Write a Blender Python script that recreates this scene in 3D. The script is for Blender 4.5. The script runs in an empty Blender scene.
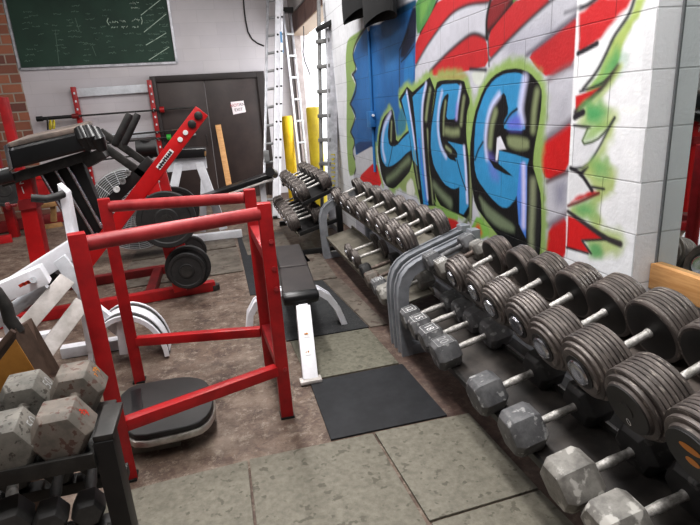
import bpy, bmesh, math, random
import numpy as np
from mathutils import Vector, Matrix

random.seed(7)
rng = np.random.default_rng(7)
SC = bpy.context.scene
COL = SC.collection
V = Vector
PI = math.pi

# ------------------------------------------------------------------ camera
CX, CY = 350.0, 262.5
H = 1.5                                   # height of the lens above the floor
def _basis():
    d = V((210 - CX, 115 - CY, 0)); v = V((464 - CX, 2000 - CY, 0))
    f = math.sqrt(-(d.x * v.x + d.y * v.y))
    dd = V((d.x, d.y, f)).normalized(); vv = V((v.x, v.y, f)).normalized()
    x = vv.cross(dd)
    return f, x, dd, -vv                  # rows: world x, y, z seen in camera axes
F, RX, RY, RZ = _basis()
def ray(px, py):
    c = V((px - CX, py - CY, F))
    return V((RX.dot(c), RY.dot(c), RZ.dot(c)))
def fl(px, py, z=0.0):                    # point of the horizontal plane z
    r = ray(px, py); t = (z - H) / r.z
    return V((r.x * t, r.y * t, z))
def onx(px, py, X):
    r = ray(px, py); t = X / r.x
    return V((X, r.y * t, H + r.z * t))
def at(px, py, Y):                        # point of the vertical plane y = Y
    r = ray(px, py); t = Y / r.y
    return V((r.x * t, Y, H + r.z * t))

cd = bpy.data.cameras.new('camera'); cam = bpy.data.objects.new('camera', cd); COL.objects.link(cam)
cd.sensor_width = 36.0; cd.lens = F / 700 * 36; cd.clip_start = 0.02; cd.clip_end = 200
right = V((RX.x, RY.x, RZ.x)); down = V((RX.y, RY.y, RZ.y)); fwd = V((RX.z, RY.z, RZ.z))
M = Matrix.Identity(4)
for i in range(3):
    M[i][0] = right[i]; M[i][1] = -down[i]; M[i][2] = -fwd[i]
M[2][3] = H
cam.matrix_world = M
SC.camera = cam

# --------------------------------------------------------------- materials
def lin(c):
    return tuple((x / 12.92 if x <= 0.04045 else ((x + 0.055) / 1.055) ** 2.4) for x in c)
MATS = {}
def mat(name, c1, c2=None, scale=8.0, rough=0.5, metal=0.0, bump=0.0, bscale=None, lo=0.4, hi=0.6, c3=None, s3=40.0, t3=0.62, detail=5.0, stretch=None, rough2=None):
    """worn surface: c1 / c2 mixed by noise, optional flecks c3 (sRGB colours)"""
    m = bpy.data.materials.new(name); m.use_nodes = True
    nt = m.node_tree; n = nt.nodes; L = nt.links
    b = n['Principled BSDF']
    b.inputs['Roughness'].default_value = rough; b.inputs['Metallic'].default_value = metal
    if c2 is None and not bump:
        b.inputs['Base Color'].default_value = (*lin(c1), 1)
        MATS[name] = m; return m
    tc = n.new('ShaderNodeTexCoord'); oi = n.new('ShaderNodeObjectInfo')
    mul = n.new('ShaderNodeMath'); mul.operation = 'MULTIPLY'; mul.inputs[1].default_value = 37.0
    L.new(oi.outputs['Random'], mul.inputs[0])
    add = n.new('ShaderNodeVectorMath'); add.operation = 'ADD'
    L.new(tc.outputs['Object'], add.inputs[0]); L.new(mul.outputs[0], add.inputs[1])
    src = add.outputs[0]
    if stretch:
        sm = n.new('ShaderNodeVectorMath'); sm.operation = 'MULTIPLY'; sm.inputs[1].default_value = stretch
        L.new(src, sm.inputs[0]); src = sm.outputs[0]
    nz = n.new('ShaderNodeTexNoise'); nz.inputs['Scale'].default_value = scale; nz.inputs['Detail'].default_value = detail
    nz.inputs['Roughness'].default_value = 0.65
    L.new(src, nz.inputs['Vector'])
    rp = n.new('ShaderNodeValToRGB')
    rp.color_ramp.elements[0].position = lo; rp.color_ramp.elements[0].color = (*lin(c1), 1)
    rp.color_ramp.elements[1].position = hi; rp.color_ramp.elements[1].color = (*lin(c2 or c1), 1)
    L.new(nz.outputs['Fac'], rp.inputs['Fac'])
    out = rp.outputs['Color']
    if c3 is not None:
        n3 = n.new('ShaderNodeTexNoise'); n3.inputs['Scale'].default_value = s3; n3.inputs['Detail'].default_value = 4
        L.new(src, n3.inputs['Vector'])
        r3 = n.new('ShaderNodeValToRGB')
        r3.color_ramp.elements[0].position = t3; r3.color_ramp.elements[0].color = (0, 0, 0, 1)
        r3.color_ramp.elements[1].position = min(1, t3 + 0.05); r3.color_ramp.elements[1].color = (1, 1, 1, 1)
        L.new(n3.outputs['Fac'], r3.inputs['Fac'])
        mx = n.new('ShaderNodeMix'); mx.data_type = 'RGBA'
        L.new(r3.outputs['Color'], mx.inputs['Factor']); L.new(out, mx.inputs['A'])
        mx.inputs['B'].default_value = (*lin(c3), 1)
        out = mx.outputs['Result']
    L.new(out, b.inputs['Base Color'])
    if rough2 is not None:
        mr = n.new('ShaderNodeMapRange'); mr.inputs['To Min'].default_value = rough; mr.inputs['To Max'].default_value = rough2
        L.new(nz.outputs['Fac'], mr.inputs['Value']); L.new(mr.outputs[0], b.inputs['Roughness'])
    if bump:
        bz = n.new('ShaderNodeTexNoise'); bz.inputs['Scale'].default_value = bscale or scale * 6; bz.inputs['Detail'].default_value = 4
        L.new(src, bz.inputs['Vector'])
        bp = n.new('ShaderNodeBump'); bp.inputs['Strength'].default_value = bump; bp.inputs['Distance'].default_value = 0.01
        L.new(bz.outputs['Fac'], bp.inputs['Height']); L.new(bp.outputs['Normal'], b.inputs['Normal'])
    MATS[name] = m
    return m

red = mat('red_paint', (0.56, 0.07, 0.09), (0.66, 0.09, 0.11), 6, 0.38, bump=0.05, bscale=60)
red_worn = mat('worn_red_paint', (0.56, 0.13, 0.15), (0.65, 0.21, 0.22), 9, 0.45)
red_bright = mat('bright_red_paint', (0.68, 0.065, 0.085), (0.75, 0.09, 0.105), 5, 0.35)
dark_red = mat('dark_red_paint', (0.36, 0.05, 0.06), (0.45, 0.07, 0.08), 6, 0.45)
white = mat('white_paint', (0.84, 0.84, 0.86), (0.90, 0.90, 0.92), 7, 0.4)
white_dirty = mat('scuffed_white_paint', (0.68, 0.66, 0.64), (0.82, 0.80, 0.79), 9, 0.5, lo=0.35, hi=0.65)
white_dull = mat('dull_white_paint', (0.74, 0.75, 0.77), (0.82, 0.83, 0.85), 6, 0.5)
black_steel = mat('black_steel', (0.079, 0.079, 0.083), (0.115, 0.112, 0.112), 10, 0.45)
black_worn = mat('worn_black_steel', (0.13, 0.125, 0.12), (0.25, 0.24, 0.23), 12, 0.5, lo=0.45, hi=0.75)
vinyl = mat('black_vinyl', (0.063, 0.066, 0.073), (0.091, 0.091, 0.098), 5, 0.34, bump=0.06, bscale=25)
vinyl_top = mat('scuffed_pad_top', (0.30, 0.27, 0.25), (0.46, 0.41, 0.38), 6, 0.6)
vinyl_brown = mat('faded_black_vinyl', (0.162, 0.140, 0.140), (0.204, 0.178, 0.174), 6, 0.55)
rubber = mat('black_rubber', (0.112, 0.108, 0.108), (0.168, 0.160, 0.160), 14, 0.6)
chrome = mat('chrome', (0.78, 0.78, 0.80), (0.66, 0.66, 0.68), 20, 0.22, metal=1.0)
knurl = mat('knurled_chrome', (0.80, 0.79, 0.78), (0.62, 0.61, 0.59), 60, 0.42, metal=0.45, bump=0.3, bscale=400)
knurl_dark = mat('rusty_handle', (0.34, 0.30, 0.28), (0.45, 0.40, 0.37), 40, 0.5, metal=0.5, bump=0.3, bscale=300)
iron = mat('grey_cast_plate', (0.30, 0.275, 0.265), (0.42, 0.39, 0.375), 9, 0.40, metal=0.25, c3=(0.54, 0.51, 0.485), s3=26, t3=0.60, stretch=(5, 1, 1), bump=0.08, bscale=120)
iron_face = mat('dark_plate_face', (0.12, 0.115, 0.115), (0.17, 0.16, 0.155), 9, 0.5, metal=0.1)
hexgrey = mat('grey_hex_enamel', (0.33, 0.33, 0.34), (0.43, 0.43, 0.435), 16, 0.5, c3=(0.60, 0.60, 0.60), s3=26, t3=0.60, lo=0.4, hi=0.62)
hexpale = mat('pale_hex_enamel', (0.42, 0.41, 0.395), (0.56, 0.55, 0.53), 14, 0.55, c3=(0.70, 0.69, 0.67), s3=18, t3=0.56, lo=0.4, hi=0.6)
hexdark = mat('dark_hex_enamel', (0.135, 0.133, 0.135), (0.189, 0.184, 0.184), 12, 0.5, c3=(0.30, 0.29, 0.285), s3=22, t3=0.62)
hexbig = mat('chipped_grey_enamel', (0.37, 0.36, 0.34), (0.47, 0.455, 0.43), 16, 0.55, c3=(0.27, 0.25, 0.23), s3=60, t3=0.58)
hexrust = mat('rust_edged_enamel', (0.38, 0.36, 0.335), (0.47, 0.435, 0.405), 14, 0.55, c3=(0.36, 0.27, 0.24), s3=50, t3=0.57)
yellow = mat('yellow_paint', (0.90, 0.76, 0.10), (0.82, 0.68, 0.08), 4, 0.5)
yellow_d = mat('dull_yellow_paint', (0.72, 0.64, 0.14), (0.64, 0.56, 0.12), 4, 0.5)
alu = mat('aluminium', (0.76, 0.76, 0.78), (0.64, 0.64, 0.66), 10, 0.4, metal=0.55)
alu_d = mat('weathered_aluminium', (0.58, 0.58, 0.58), (0.48, 0.48, 0.48), 10, 0.5, metal=0.4)
rackgrey = mat('grey_rack_enamel', (0.480, 0.490, 0.509), (0.557, 0.566, 0.586), 8, 0.42)
tray_brown = mat('brown_worn_tray', (0.28, 0.25, 0.235), (0.37, 0.335, 0.31), 7, 0.55)
trayd = mat('dark_worn_tray', (0.198, 0.184, 0.180), (0.288, 0.266, 0.252), 7, 0.55)
trayl = mat('olive_worn_tray', (0.38, 0.36, 0.32), (0.47, 0.45, 0.41), 7, 0.6)
pine = mat('pine_wood', (0.80, 0.62, 0.42), (0.72, 0.53, 0.33), 9, 0.55, stretch=(1, 1, 8))
pine_h = mat('pine_board', (0.80, 0.62, 0.42), (0.73, 0.54, 0.34), 9, 0.5, stretch=(6, 0.7, 8))
wood_old = mat('aged_wood', (0.50, 0.38, 0.24), (0.60, 0.46, 0.30), 10, 0.6)
brown_frame = mat('brown_frame', (0.27, 0.21, 0.18), (0.36, 0.29, 0.25), 7, 0.4)
amber = mat('amber_panel', (0.50, 0.34, 0.13), (0.62, 0.44, 0.20), 3, 0.5)
doorbrown = mat('dark_brown_door', (0.185, 0.145, 0.14), (0.225, 0.18, 0.17), 3, 0.45)
door_trim = mat('dark_door_trim', (0.13, 0.10, 0.10), (0.16, 0.125, 0.12), 3, 0.5)
paper = mat('white_paper', (0.88, 0.84, 0.85))
ink_red = mat('red_ink', (0.60, 0.18, 0.22)); ink_dark = mat('dark_ink', (0.22, 0.20, 0.22))
chalk = mat('chalk', (0.70, 0.77, 0.71)); chalk_f = mat('faint_chalk', (0.40, 0.50, 0.44))
board_green = mat('green_chalkboard', (0.10, 0.215, 0.165), (0.135, 0.255, 0.20), 2.5, 0.6)
label_white = mat('white_label', (0.86, 0.86, 0.86)); label_grey = mat('grey_label', (0.62, 0.62, 0.62))
label_orange = mat('orange_label', (0.80, 0.52, 0.20)); label_red = mat('red_label', (0.75, 0.22, 0.14))
label_yellow = mat('yellow_label', (0.80, 0.74, 0.15)); green_clip = mat('green_clip', (0.20, 0.62, 0.22))
mesh_grey = mat('grey_fan_wire', (0.74, 0.75, 0.76), (0.66, 0.67, 0.68), 6, 0.45)
fan_drum = mat('fan_drum', (0.42, 0.42, 0.42), (0.50, 0.50, 0.50), 6, 0.5)
cloth = mat('black_cloth', (0.035, 0.035, 0.045), (0.06, 0.06, 0.07), 12, 0.85)
blue_paint = mat('blue_painted_pipe', (0.16, 0.40, 0.62), (0.20, 0.45, 0.66), 5, 0.5)
mat_black = mat('black_floor_mat', (0.119, 0.123, 0.136), (0.154, 0.158, 0.172), 9, 0.75, bump=0.15, bscale=300)
mat_speck = mat('speckled_floor_mat', (0.149, 0.153, 0.162), (0.189, 0.194, 0.198), 14, 0.75, c3=(0.30, 0.30, 0.30), s3=120, t3=0.60)
mat_olive = mat('olive_floor_mat', (0.385, 0.375, 0.33), (0.45, 0.44, 0.39), 34, 0.75, c3=(0.34, 0.33, 0.285), s3=24, t3=0.60, bump=0.1)
mat_tile = mat('grey_floor_tile', (0.41, 0.395, 0.355), (0.49, 0.475, 0.43), 38, 0.7, c3=(0.36, 0.345, 0.305), s3=26, t3=0.60, bump=0.2, bscale=200, lo=.35, hi=.65, detail=9)
mat_brown = mat('brown_floor_board', (0.33, 0.30, 0.27), (0.42, 0.39, 0.355), 7, 0.7, c3=(0.30, 0.25, 0.22), s3=16, t3=0.58)
mat_dusty = mat('dusty_dark_mat', (0.230, 0.216, 0.211), (0.288, 0.270, 0.261), 7, 0.75)
mat_tan = mat('tan_plywood', (0.62, 0.54, 0.44), (0.68, 0.60, 0.50), 5, 0.65)

# ----------------------------------------------------------------- helpers
def frame(d, up=V((0, 0, 1))):
    d = V(d).normalized(); up = V(up)
    s = d.cross(up)
    if s.length < 1e-4: s = d.cross(V((0, 1, 0)))
    s.normalize(); u = s.cross(d).normalized()
    return d, s, u
class MB:
    def __init__(self): self.bm = bmesh.new()
    def _v(self, pts): return [self.bm.verts.new(p) for p in pts]
    def _f(self, vs):
        try: return self.bm.faces.new(vs)
        except ValueError: return None
    def box(self, c, s, R=None):
        c = V(c); h = V(s) * 0.5; R = R or Matrix.Identity(3)
        v = self._v([c + R @ V((h.x * a, h.y * b, h.z * e)) for a, b, e in ((-1,-1,-1),(1,-1,-1),(1,1,-1),(-1,1,-1),(-1,-1,1),(1,-1,1),(1,1,1),(-1,1,1))])
        for q in ((3,2,1,0),(4,5,6,7),(0,1,5,4),(1,2,6,5),(2,3,7,6),(3,0,4,7)): self._f([v[i] for i in q])
        return self
    def beam(self, p, q, w, h, up=(0, 0, 1)):       # w along the side, h along up
        p = V(p); q = V(q); d, s, u = frame(q - p, up)
        return self.box((p + q) / 2, ((q - p).length, w, h), Matrix((d, s, u)).transposed())
    def prism(self, pts, vec):
        vec = V(vec); a = self._v([V(p) for p in pts]); b = self._v([V(p) + vec for p in pts]); n = len(a)
        self._f(a[::-1]); self._f(b)
        for i in range(n): self._f([a[i], a[(i + 1) % n], b[(i + 1) % n], b[i]])
        return self
    def lathe(self, prof, p, d, seg=24, flip=False):  # prof: (distance along axis, radius)
        d, s, u = frame(d); p = V(p); rings = []
        for t, r in prof:
            if r < 1e-5: rings.append(self._v([p + d * t]))
            else: rings.append(self._v([p + d * t + (s * math.cos(2*PI*i/seg) + u * math.sin(2*PI*i/seg)) * r for i in range(seg)]))
        for A, B in zip(rings, rings[1:]):
            for i in range(seg):
                j = (i + 1) % seg
                if len(A) == 1 and len(B) == 1: continue
                if len(A) == 1: self._f([A[0], B[j], B[i]])
                elif len(B) == 1: self._f([A[i], A[j], B[0]])
                else: self._f([A[i], A[j], B[j], B[i]])
        for ring, rev in ((rings[0], True), (rings[-1], False)):
            if len(ring) > 2: self._f(ring[::-1] if rev else ring)
        return self
    def cyl(self, p, q, r, r2=None, seg=18):
        p = V(p); q = V(q); L = (q - p).length
        return self.lathe([(0, r), (L, r if r2 is None else r2)], p, q - p, seg)
    def tube(self, pts, r, seg=10, closed=False):
        P = [V(p) for p in pts]; n = len(P); rings = []; u = None
        for i in range(n):
            t = (P[(i+1) % n] - P[i-1]) if closed else (P[min(i+1, n-1)] - P[max(i-1, 0)])
            t.normalize()
            if u is None: _, s, u = frame(t)
            u = (u - t * u.dot(t)).normalized(); s = t.cross(u)
            rr = r[i] if isinstance(r, (list, tuple)) else r
            rings.append(self._v([P[i] + (s * math.cos(2*PI*k/seg) + u * math.sin(2*PI*k/seg)) * rr for k in range(seg)]))
        m = n if closed else n - 1
        for i in range(m):
            A, B = rings[i], rings[(i + 1) % n]
            for k in range(seg): self._f([A[k], A[(k+1) % seg], B[(k+1) % seg], B[k]])
        if not closed: self._f(rings[0][::-1]); self._f(rings[-1])
        return self
    def sweep(self, pts, prof, side):              # strip of given side axis; prof = closed list of (side, normal) offsets
        P = [V(p) for p in pts]; n = len(P); side = V(side).normalized(); rings = []
        for i in range(n):
            t = (P[min(i+1, n-1)] - P[max(i-1, 0)]).normalized(); nn = side.cross(t).normalized()
            rings.append(self._v([P[i] + side * a + nn * b for a, b in prof]))
        k = len(prof)
        for A, B in zip(rings, rings[1:]):
            for j in range(k): self._f([A[j], A[(j+1) % k], B[(j+1) % k], B[j]])
        self._f(rings[0][::-1]); self._f(rings[-1])
        return self
    def ribbon(self, pts, w, nrm):
        P = [V(p) for p in pts]; nrm = V(nrm)
        for a, b in zip(P, P[1:]):
            d = (b - a)
            if d.length < 1e-6: continue
            s = d.normalized().cross(nrm).normalized() * w / 2; e = d.normalized() * w * 0.3
            self._f(self._v([a - s - e, b - s + e, b + s + e, a + s - e]))
        return self
    def build(self, name, m, parent=None, bevel=0.0, seg=2, keep=False, sharp=0.55):
        bm = self.bm
        bmesh.ops.recalc_face_normals(bm, faces=bm.faces)
        if bevel:
            ed = [e for e in bm.edges if len(e.link_faces) == 2 and e.calc_face_angle(0) > 0.5]
            bmesh.ops.bevel(bm, geom=ed, offset=bevel, segments=seg, affect='EDGES', clamp_overlap=True, profile=0.6)
        for f in bm.faces: f.smooth = True
        for e in bm.edges:
            if len(e.link_faces) == 2 and e.calc_face_angle(0) > sharp: e.smooth = False
        me = bpy.data.meshes.new(name); bm.to_mesh(me); bm.free()
        o = bpy.data.objects.new(name, me); COL.objects.link(o)
        me.materials.append(m)
        if parent is not None:
            w = root_loc(parent)
            if w.length and not keep: me.transform(Matrix.Translation(-w))
            o.parent = parent
        return o
ROOT = {}
def root_loc(p): return ROOT.get(p.name, V((0, 0, 0)))
def thing(name, label, cat, loc=(0, 0, 0), group=None):
    o = bpy.data.objects.new(name, None); COL.objects.link(o)
    o.location = loc; o.empty_display_size = 0.1
    o['label'] = label; o['category'] = cat
    if group: o['group'] = group
    ROOT[o.name] = V(loc)
    return o
def part(name, mb, m, parent, bevel=0.0, label=None, **k):
    o = mb.build(name, m, parent, bevel, **k)
    if parent.name in ROOT: ROOT[o.name] = ROOT[parent.name]
    if label: o['label'] = label
    return o
def tag(o, label, cat, group=None):
    o['label'] = label; o['category'] = cat
    if group: o['group'] = group
    return o
def struct(name, mb, m, label=None, parent=None, **k):
    o = mb.build(name, m, parent, **k)
    if parent is None: o['kind'] = 'structure'
    return o
def dup(root, label=None, group=None):
    r = root.copy(); COL.objects.link(r)
    if label: r['label'] = label
    if group: r['group'] = group
    for ch in list(root.children):
        c = ch.copy(); COL.objects.link(c); c.parent = r
        for g in list(ch.children):
            d = g.copy(); COL.objects.link(d); d.parent = c
    return r
def text_mesh(name, s, size, c, nrm, up, m, parent, keep=True, width=None):
    """flat lettering lying on a surface: centre c, surface normal, up direction"""
    cu = bpy.data.curves.new(name, 'FONT'); cu.body = s; cu.size = size; cu.align_x = 'CENTER'; cu.align_y = 'CENTER'; cu.resolution_u = 3
    to = bpy.data.objects.new(name + '_tmp', cu); COL.objects.link(to)
    bpy.context.view_layer.update()
    me = bpy.data.meshes.new_from_object(to.evaluated_get(bpy.context.evaluated_depsgraph_get()))
    bpy.data.objects.remove(to); bpy.data.curves.remove(cu)
    n_ = V(nrm).normalized(); u = V(up); u = (u - n_ * u.dot(n_)).normalized(); r = u.cross(n_)
    T = Matrix.Identity(4)
    for i in range(3):
        T[i][0] = r[i]; T[i][1] = u[i]; T[i][2] = n_[i]; T[i][3] = V(c)[i] + n_[i] * 0.0012
    me.transform(T)
    me.name = name; me.materials.clear(); me.materials.append(m)
    o = bpy.data.objects.new(name, me); COL.objects.link(o)
    if parent is not None:
        if not keep: me.transform(Matrix.Translation(-root_loc(parent)))
        o.parent = parent
        if parent.name in ROOT: ROOT[o.name] = ROOT[parent.name]
    return o

rubber_grey = mat('grey_rubber', (0.215, 0.21, 0.21), (0.28, 0.275, 0.27), 14, 0.55)
rim = mat('worn_chrome_rim', (0.74, 0.72, 0.70), (0.56, 0.54, 0.51), 9, 0.30, metal=0.6)
pad_dark = mat('dark_pad', (0.120, 0.116, 0.116), (0.152, 0.144, 0.144), 6, 0.5)
wall_side = mat('dim_wall_paint', (0.62, 0.62, 0.62), (0.58, 0.58, 0.58), 2, 0.7)

# ================================================================ THE SETTING
WX = 1.55            # face of the painted block wall
WY0 = 1.65           # its near end
WD = 7.05            # where the side doorway starts
BY = 9.9             # back wall
DOOR_END, DOOR_TOP, THK = 9.70, 2.72, 0.13
CEIL = 4.3

# ---- the mural: painted on the block wall, kept as a colour attribute of the wall mesh
ys = np.concatenate([[WY0], WY0 + np.cumsum(np.interp(np.linspace(0, 1, 560), [0, 1], [0.0045, 0.0130]))])
ys = ys[ys < 6.35]; ys = np.concatenate([ys, [6.4, 6.7, WD]])
zs = np.concatenate([[0, 0.2, 0.38], np.arange(0.40, 2.46, 0.0062), [2.5, 2.8, 3.3, CEIL]])
GY, GZ = np.meshgrid(ys, zs, indexing='ij'); PY = GY.ravel(); PZ = GZ.ravel()
NPT = PY.size
PC = np.empty((NPT, 3)); PC[:] = lin((0.90, 0.905, 0.92))
_ng = rng.random((64, 64))
def vnoise(y, z, s):
    a = (y * s) % 63; b = (z * s) % 63; i = a.astype(int); j = b.astype(int); fa = a - i; fb = b - j
    fa = fa * fa * (3 - 2 * fa); fb = fb * fb * (3 - 2 * fb)
    return (_ng[i, j] * (1-fa) * (1-fb) + _ng[i+1, j] * fa * (1-fb) + _ng[i, j+1] * (1-fa) * fb + _ng[i+1, j+1] * fa * fb)
N1 = vnoise(PY, PZ, 7.0) - 0.5; N2 = vnoise(PY + 9, PZ + 5, 31.0) - 0.5; N3 = vnoise(PY + 3, PZ + 2, 2.6) - 0.5
def wp(p):
    q = onx(p[0], p[1], WX); return (q.y, q.z)
def _segd(y, z, a, b):
    ay, az = a; by, bz = b; dy, dz = by - ay, bz - az
    t = np.clip(((y - ay) * dy + (z - az) * dz) / (dy * dy + dz * dz + 1e-12), 0, 1)
    return np.hypot(y - ay - t * dy, z - az - t * dz), t
def _sel(pts, m):
    a = np.array(pts)
    return np.nonzero((PY > a[:, 0].min() - m) & (PY < a[:, 0].max() + m) & (PZ > a[:, 1].min() - m) & (PZ < a[:, 1].max() + m))[0]
def smooth_closed(pts, it=1):
    for _ in range(it):
        o = []
        for a, b in zip(pts, pts[1:] + pts[:1]):
            o += [(a[0]*.8 + b[0]*.2, a[1]*.8 + b[1]*.2), (a[0]*.2 + b[0]*.8, a[1]*.2 + b[1]*.8)]
        pts = o
    return pts
def smooth_open(pts, it=2):
    for _ in range(it):
        o = [pts[0]]
        for a, b in zip(pts, pts[1:]):
            o += [(a[0]*.75 + b[0]*.25, a[1]*.75 + b[1]*.25), (a[0]*.25 + b[0]*.75, a[1]*.25 + b[1]*.75)]
        pts = o + [pts[-1]]
    return pts
def sdf(pts, m):
    ix = _sel(pts, m)
    if ix.size == 0: return ix, None
    y = PY[ix]; z = PZ[ix]; d = np.full(ix.size, 9.0); ins = np.zeros(ix.size, bool)
    for a, b in zip(pts, pts[1:] + pts[:1]):
        d = np.minimum(d, _segd(y, z, a, b)[0])
        if a[1] != b[1]:
            c = ((a[1] > z) != (b[1] > z)) & (y < (b[0]-a[0]) * (z-a[1]) / (b[1]-a[1]) + a[0])
            ins ^= c
    return ix, np.where(ins, -d, d)
def _blend(ix, al, c):
    c = np.array(lin(c)); PC[ix] = PC[ix] * (1 - al[:, None]) + c[None] * al[:, None]
def fill(px, c, soft=0.004, grow=0.0, op=1.0, sm=1, fuzz=0.0):
    pts = [wp(p) for p in px]
    if sm: pts = smooth_closed(pts, sm)
    ix, d = sdf(pts, soft + grow + fuzz + 0.02)
    if d is None: return
    d = d + N1[ix] * fuzz + N2[ix] * fuzz
    al = np.clip((grow + soft - d) / (2 * soft), 0, 1); al = al * al * (3 - 2 * al) * op
    _blend(ix, al, c)
def stroke(px, w, c, soft=0.004, op=1.0, fuzz=0.0, w2=None, sm=2):
    """painted line; widths in metres, w2 = width at the far end"""
    pts = [wp(p) for p in px]
    if sm and len(pts) > 2: pts = smooth_open(pts, sm)
    ix = _sel(pts, w + soft + 0.03)
    if ix.size == 0: return
    y = PY[ix]; z = PZ[ix]; best = np.full(ix.size, 9.0); n = len(pts) - 1
    for k in range(n):
        d, t = _segd(y, z, pts[k], pts[k+1]); s = (k + t) / n
        best = np.minimum(best, d - (w + ((w2 if w2 is not None else w) - w) * s) / 2)
    best = best + (N1[ix] + N2[ix]) * fuzz
    al = np.clip((soft - best) / (2 * soft), 0, 1); al = al * al * (3 - 2 * al) * op
    _blend(ix, al, c)

GRW = (0.74, 0.74, 0.775); REDC = (0.72, 0.165, 0.185); DK = (0.17, 0.16, 0.19); BLK = (0.055, 0.055, 0.065)
LIME = (0.57, 0.67, 0.40); GRN = (0.33, 0.66, 0.42); BLU = (0.22, 0.56, 0.75); NAVY = (0.15, 0.38, 0.60)
LAV = (0.80, 0.80, 0.92); OLV = (0.52, 0.56, 0.42); YLIME = (0.70, 0.77, 0.46)
# grey-white ground of the left panel
fill([(408,-6),(577.5,-6),(577,14),(572,100),(567,196),(563,275),(360,290),(352,150),(410,60)], GRW, 0.003, sm=0)
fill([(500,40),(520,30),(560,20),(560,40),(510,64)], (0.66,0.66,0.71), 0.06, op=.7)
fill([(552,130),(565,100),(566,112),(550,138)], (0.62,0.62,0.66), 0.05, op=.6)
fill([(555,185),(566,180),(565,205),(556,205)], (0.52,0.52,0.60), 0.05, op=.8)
# red stripes
fill([(438.5,-4),(420,33),(413,50),(414,68),(425.7,47),(440,27),(450,16),(457,10),(470,4.5),(488,3),(494,-4)], REDC, 0.006)
stroke([(415,67),(426,47),(440,27),(450,15),(458,9),(470,4),(488,2.5)], 0.022, DK, 0.012, op=.8)
stroke([(438.5,-2),(429,16),(420,33)], 0.02, BLK, 0.008)
fill([(428,76),(430,71),(444,56),(458.6,43),(470,34.3),(477,33.6),(486.4,38),(489,66),(470,70),(450,76)], REDC, 0.006)
stroke([(430,71),(444,56),(458.6,43),(470,34.3),(477,33.6),(486.6,38.5)], 0.024, DK, 0.012, op=.85)
fill([(491,-3),(486,18),(486.5,36),(500,23),(511,7),(516,-3)], (0.50,0.13,0.15), 0.008)
stroke([(491,-2),(486.2,18),(486.7,38)], 0.025, BLK, 0.01)
stroke([(515,-3),(509,9),(499,23),(488,34)], 0.05, (0.12,0.07,0.08), 0.02, op=.9)
fill([(513,-3),(519,-3),(513,4)], (0.35,0.50,0.25), 0.008)
fill([(519,-3),(501,18),(488.5,34),(489,60),(498,51),(510,38.6),(530,19),(555,-3)], REDC, 0.006)
stroke([(555,-3),(530,19),(510,38.6),(490,60)], 0.02, DK, 0.012, op=.85)
stroke([(488,38),(489,66)], 0.014, BLK, 0.006, op=.9)
fill([(578,15),(565,26),(552.6,36),(528,55),(536,68),(548,78),(577,63)], REDC, 0.006)
stroke([(579,13),(552.6,34.5),(527,55)], 0.024, (0.33,0.30,0.36), 0.016, op=.85)
stroke([(577,63),(560,71),(549,79)], 0.03, (0.45,0.36,0.38), 0.02, op=.7)
fill([(541,143),(556,133),(573,120),(569.8,170),(546,181),(540,165)], (0.77,0.12,0.13), 0.006)
stroke([(538,144),(556,132),(573,119)], 0.03, (0.42,0.38,0.42), 0.02, op=.8)
stroke([(547,181.5),(570,171)], 0.024, (0.30,0.12,0.14), 0.012, op=.8)
fill([(549,226),(568,214.5),(566,262),(545,256)], (0.77,0.13,0.14), 0.01)
stroke([(548,226),(568,213.5)], 0.03, (0.45,0.40,0.45), 0.02, op=.8)
# blue field and its scalloped lime edge
fill([(366,27),(380,24),(395,12),(412,2),(416,20),(415,80),(412,100),(408,140),(376,146),(370,150),(356,155),(354,140),(350.5,132),(356,118),(349.5,104),(356,84),(353.5,75),(357,69),(352.5,57),(357,43)], NAVY, 0.006, sm=0)
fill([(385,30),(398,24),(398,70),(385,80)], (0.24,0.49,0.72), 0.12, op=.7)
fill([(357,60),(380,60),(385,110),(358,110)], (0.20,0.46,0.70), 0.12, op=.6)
fill([(408,24),(413,6),(417,6),(416,40),(410,50),(405,58),(400,58),(402,44)], (0.10,0.13,0.22), 0.02)
fill([(404,62),(413,50),(414,76),(409,88),(404,90)], (0.17,0.46,0.68), 0.02, op=.9)
stroke([(399.5,52),(399.5,98)], 0.022, (0.13,0.22,0.33), 0.012)
stroke([(399.5,50),(405,38),(409,29)], 0.018, BLK, 0.008)
stroke([(401,62),(407,56),(414,46)], 0.012, BLK, 0.006)
fill([(390,14),(398,-4),(416,-4),(414,4),(400,9)], (0.80,0.80,0.83), 0.004, sm=0)
stroke([(394,14),(404,8),(415,3)], 0.05, (0.13,0.30,0.42), 0.015)
fill([(415.5,-4),(438,-4),(430,16),(420,32),(416.8,35)], (0.32,0.52,0.30), 0.008)
fill([(420,2),(432,-3),(426,12),(420,26)], (0.45,0.62,0.33), 0.03, op=.8)
fill([(355,142),(376,141),(372,148),(357,155)], (0.12,0.24,0.42), 0.008)
fill([(350,37),(366,27),(360,38),(354,48),(352.5,57),(357,69),(350.5,74),(353.5,80),(356,86),(349.8,104),(355.5,118),(350.5,132),(355,142),(352,152),(357,165),(354,175),(349,176),(347,150),(346.5,120),(347,90),(345.5,60),(347,42)], LIME, 0.012)
stroke([(366,27),(358,38),(354,48),(352.5,57),(357,69),(352,75)], 0.03, BLK, 0.01, sm=1)
stroke([(353,75),(356.5,84),(355.5,93),(350,104)], 0.03, BLK, 0.01, sm=1)
stroke([(350,104),(355,112),(355.5,118),(350.5,132)], 0.03, BLK, 0.01, sm=1)
stroke([(350.5,132),(355.5,142),(352,152),(357,165),(354.5,174)], 0.03, BLK, 0.01, sm=1)
fill([(354.5,156),(376,144),(376,162),(357,177)], (0.75,0.75,0.77), 0.006)
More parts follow.
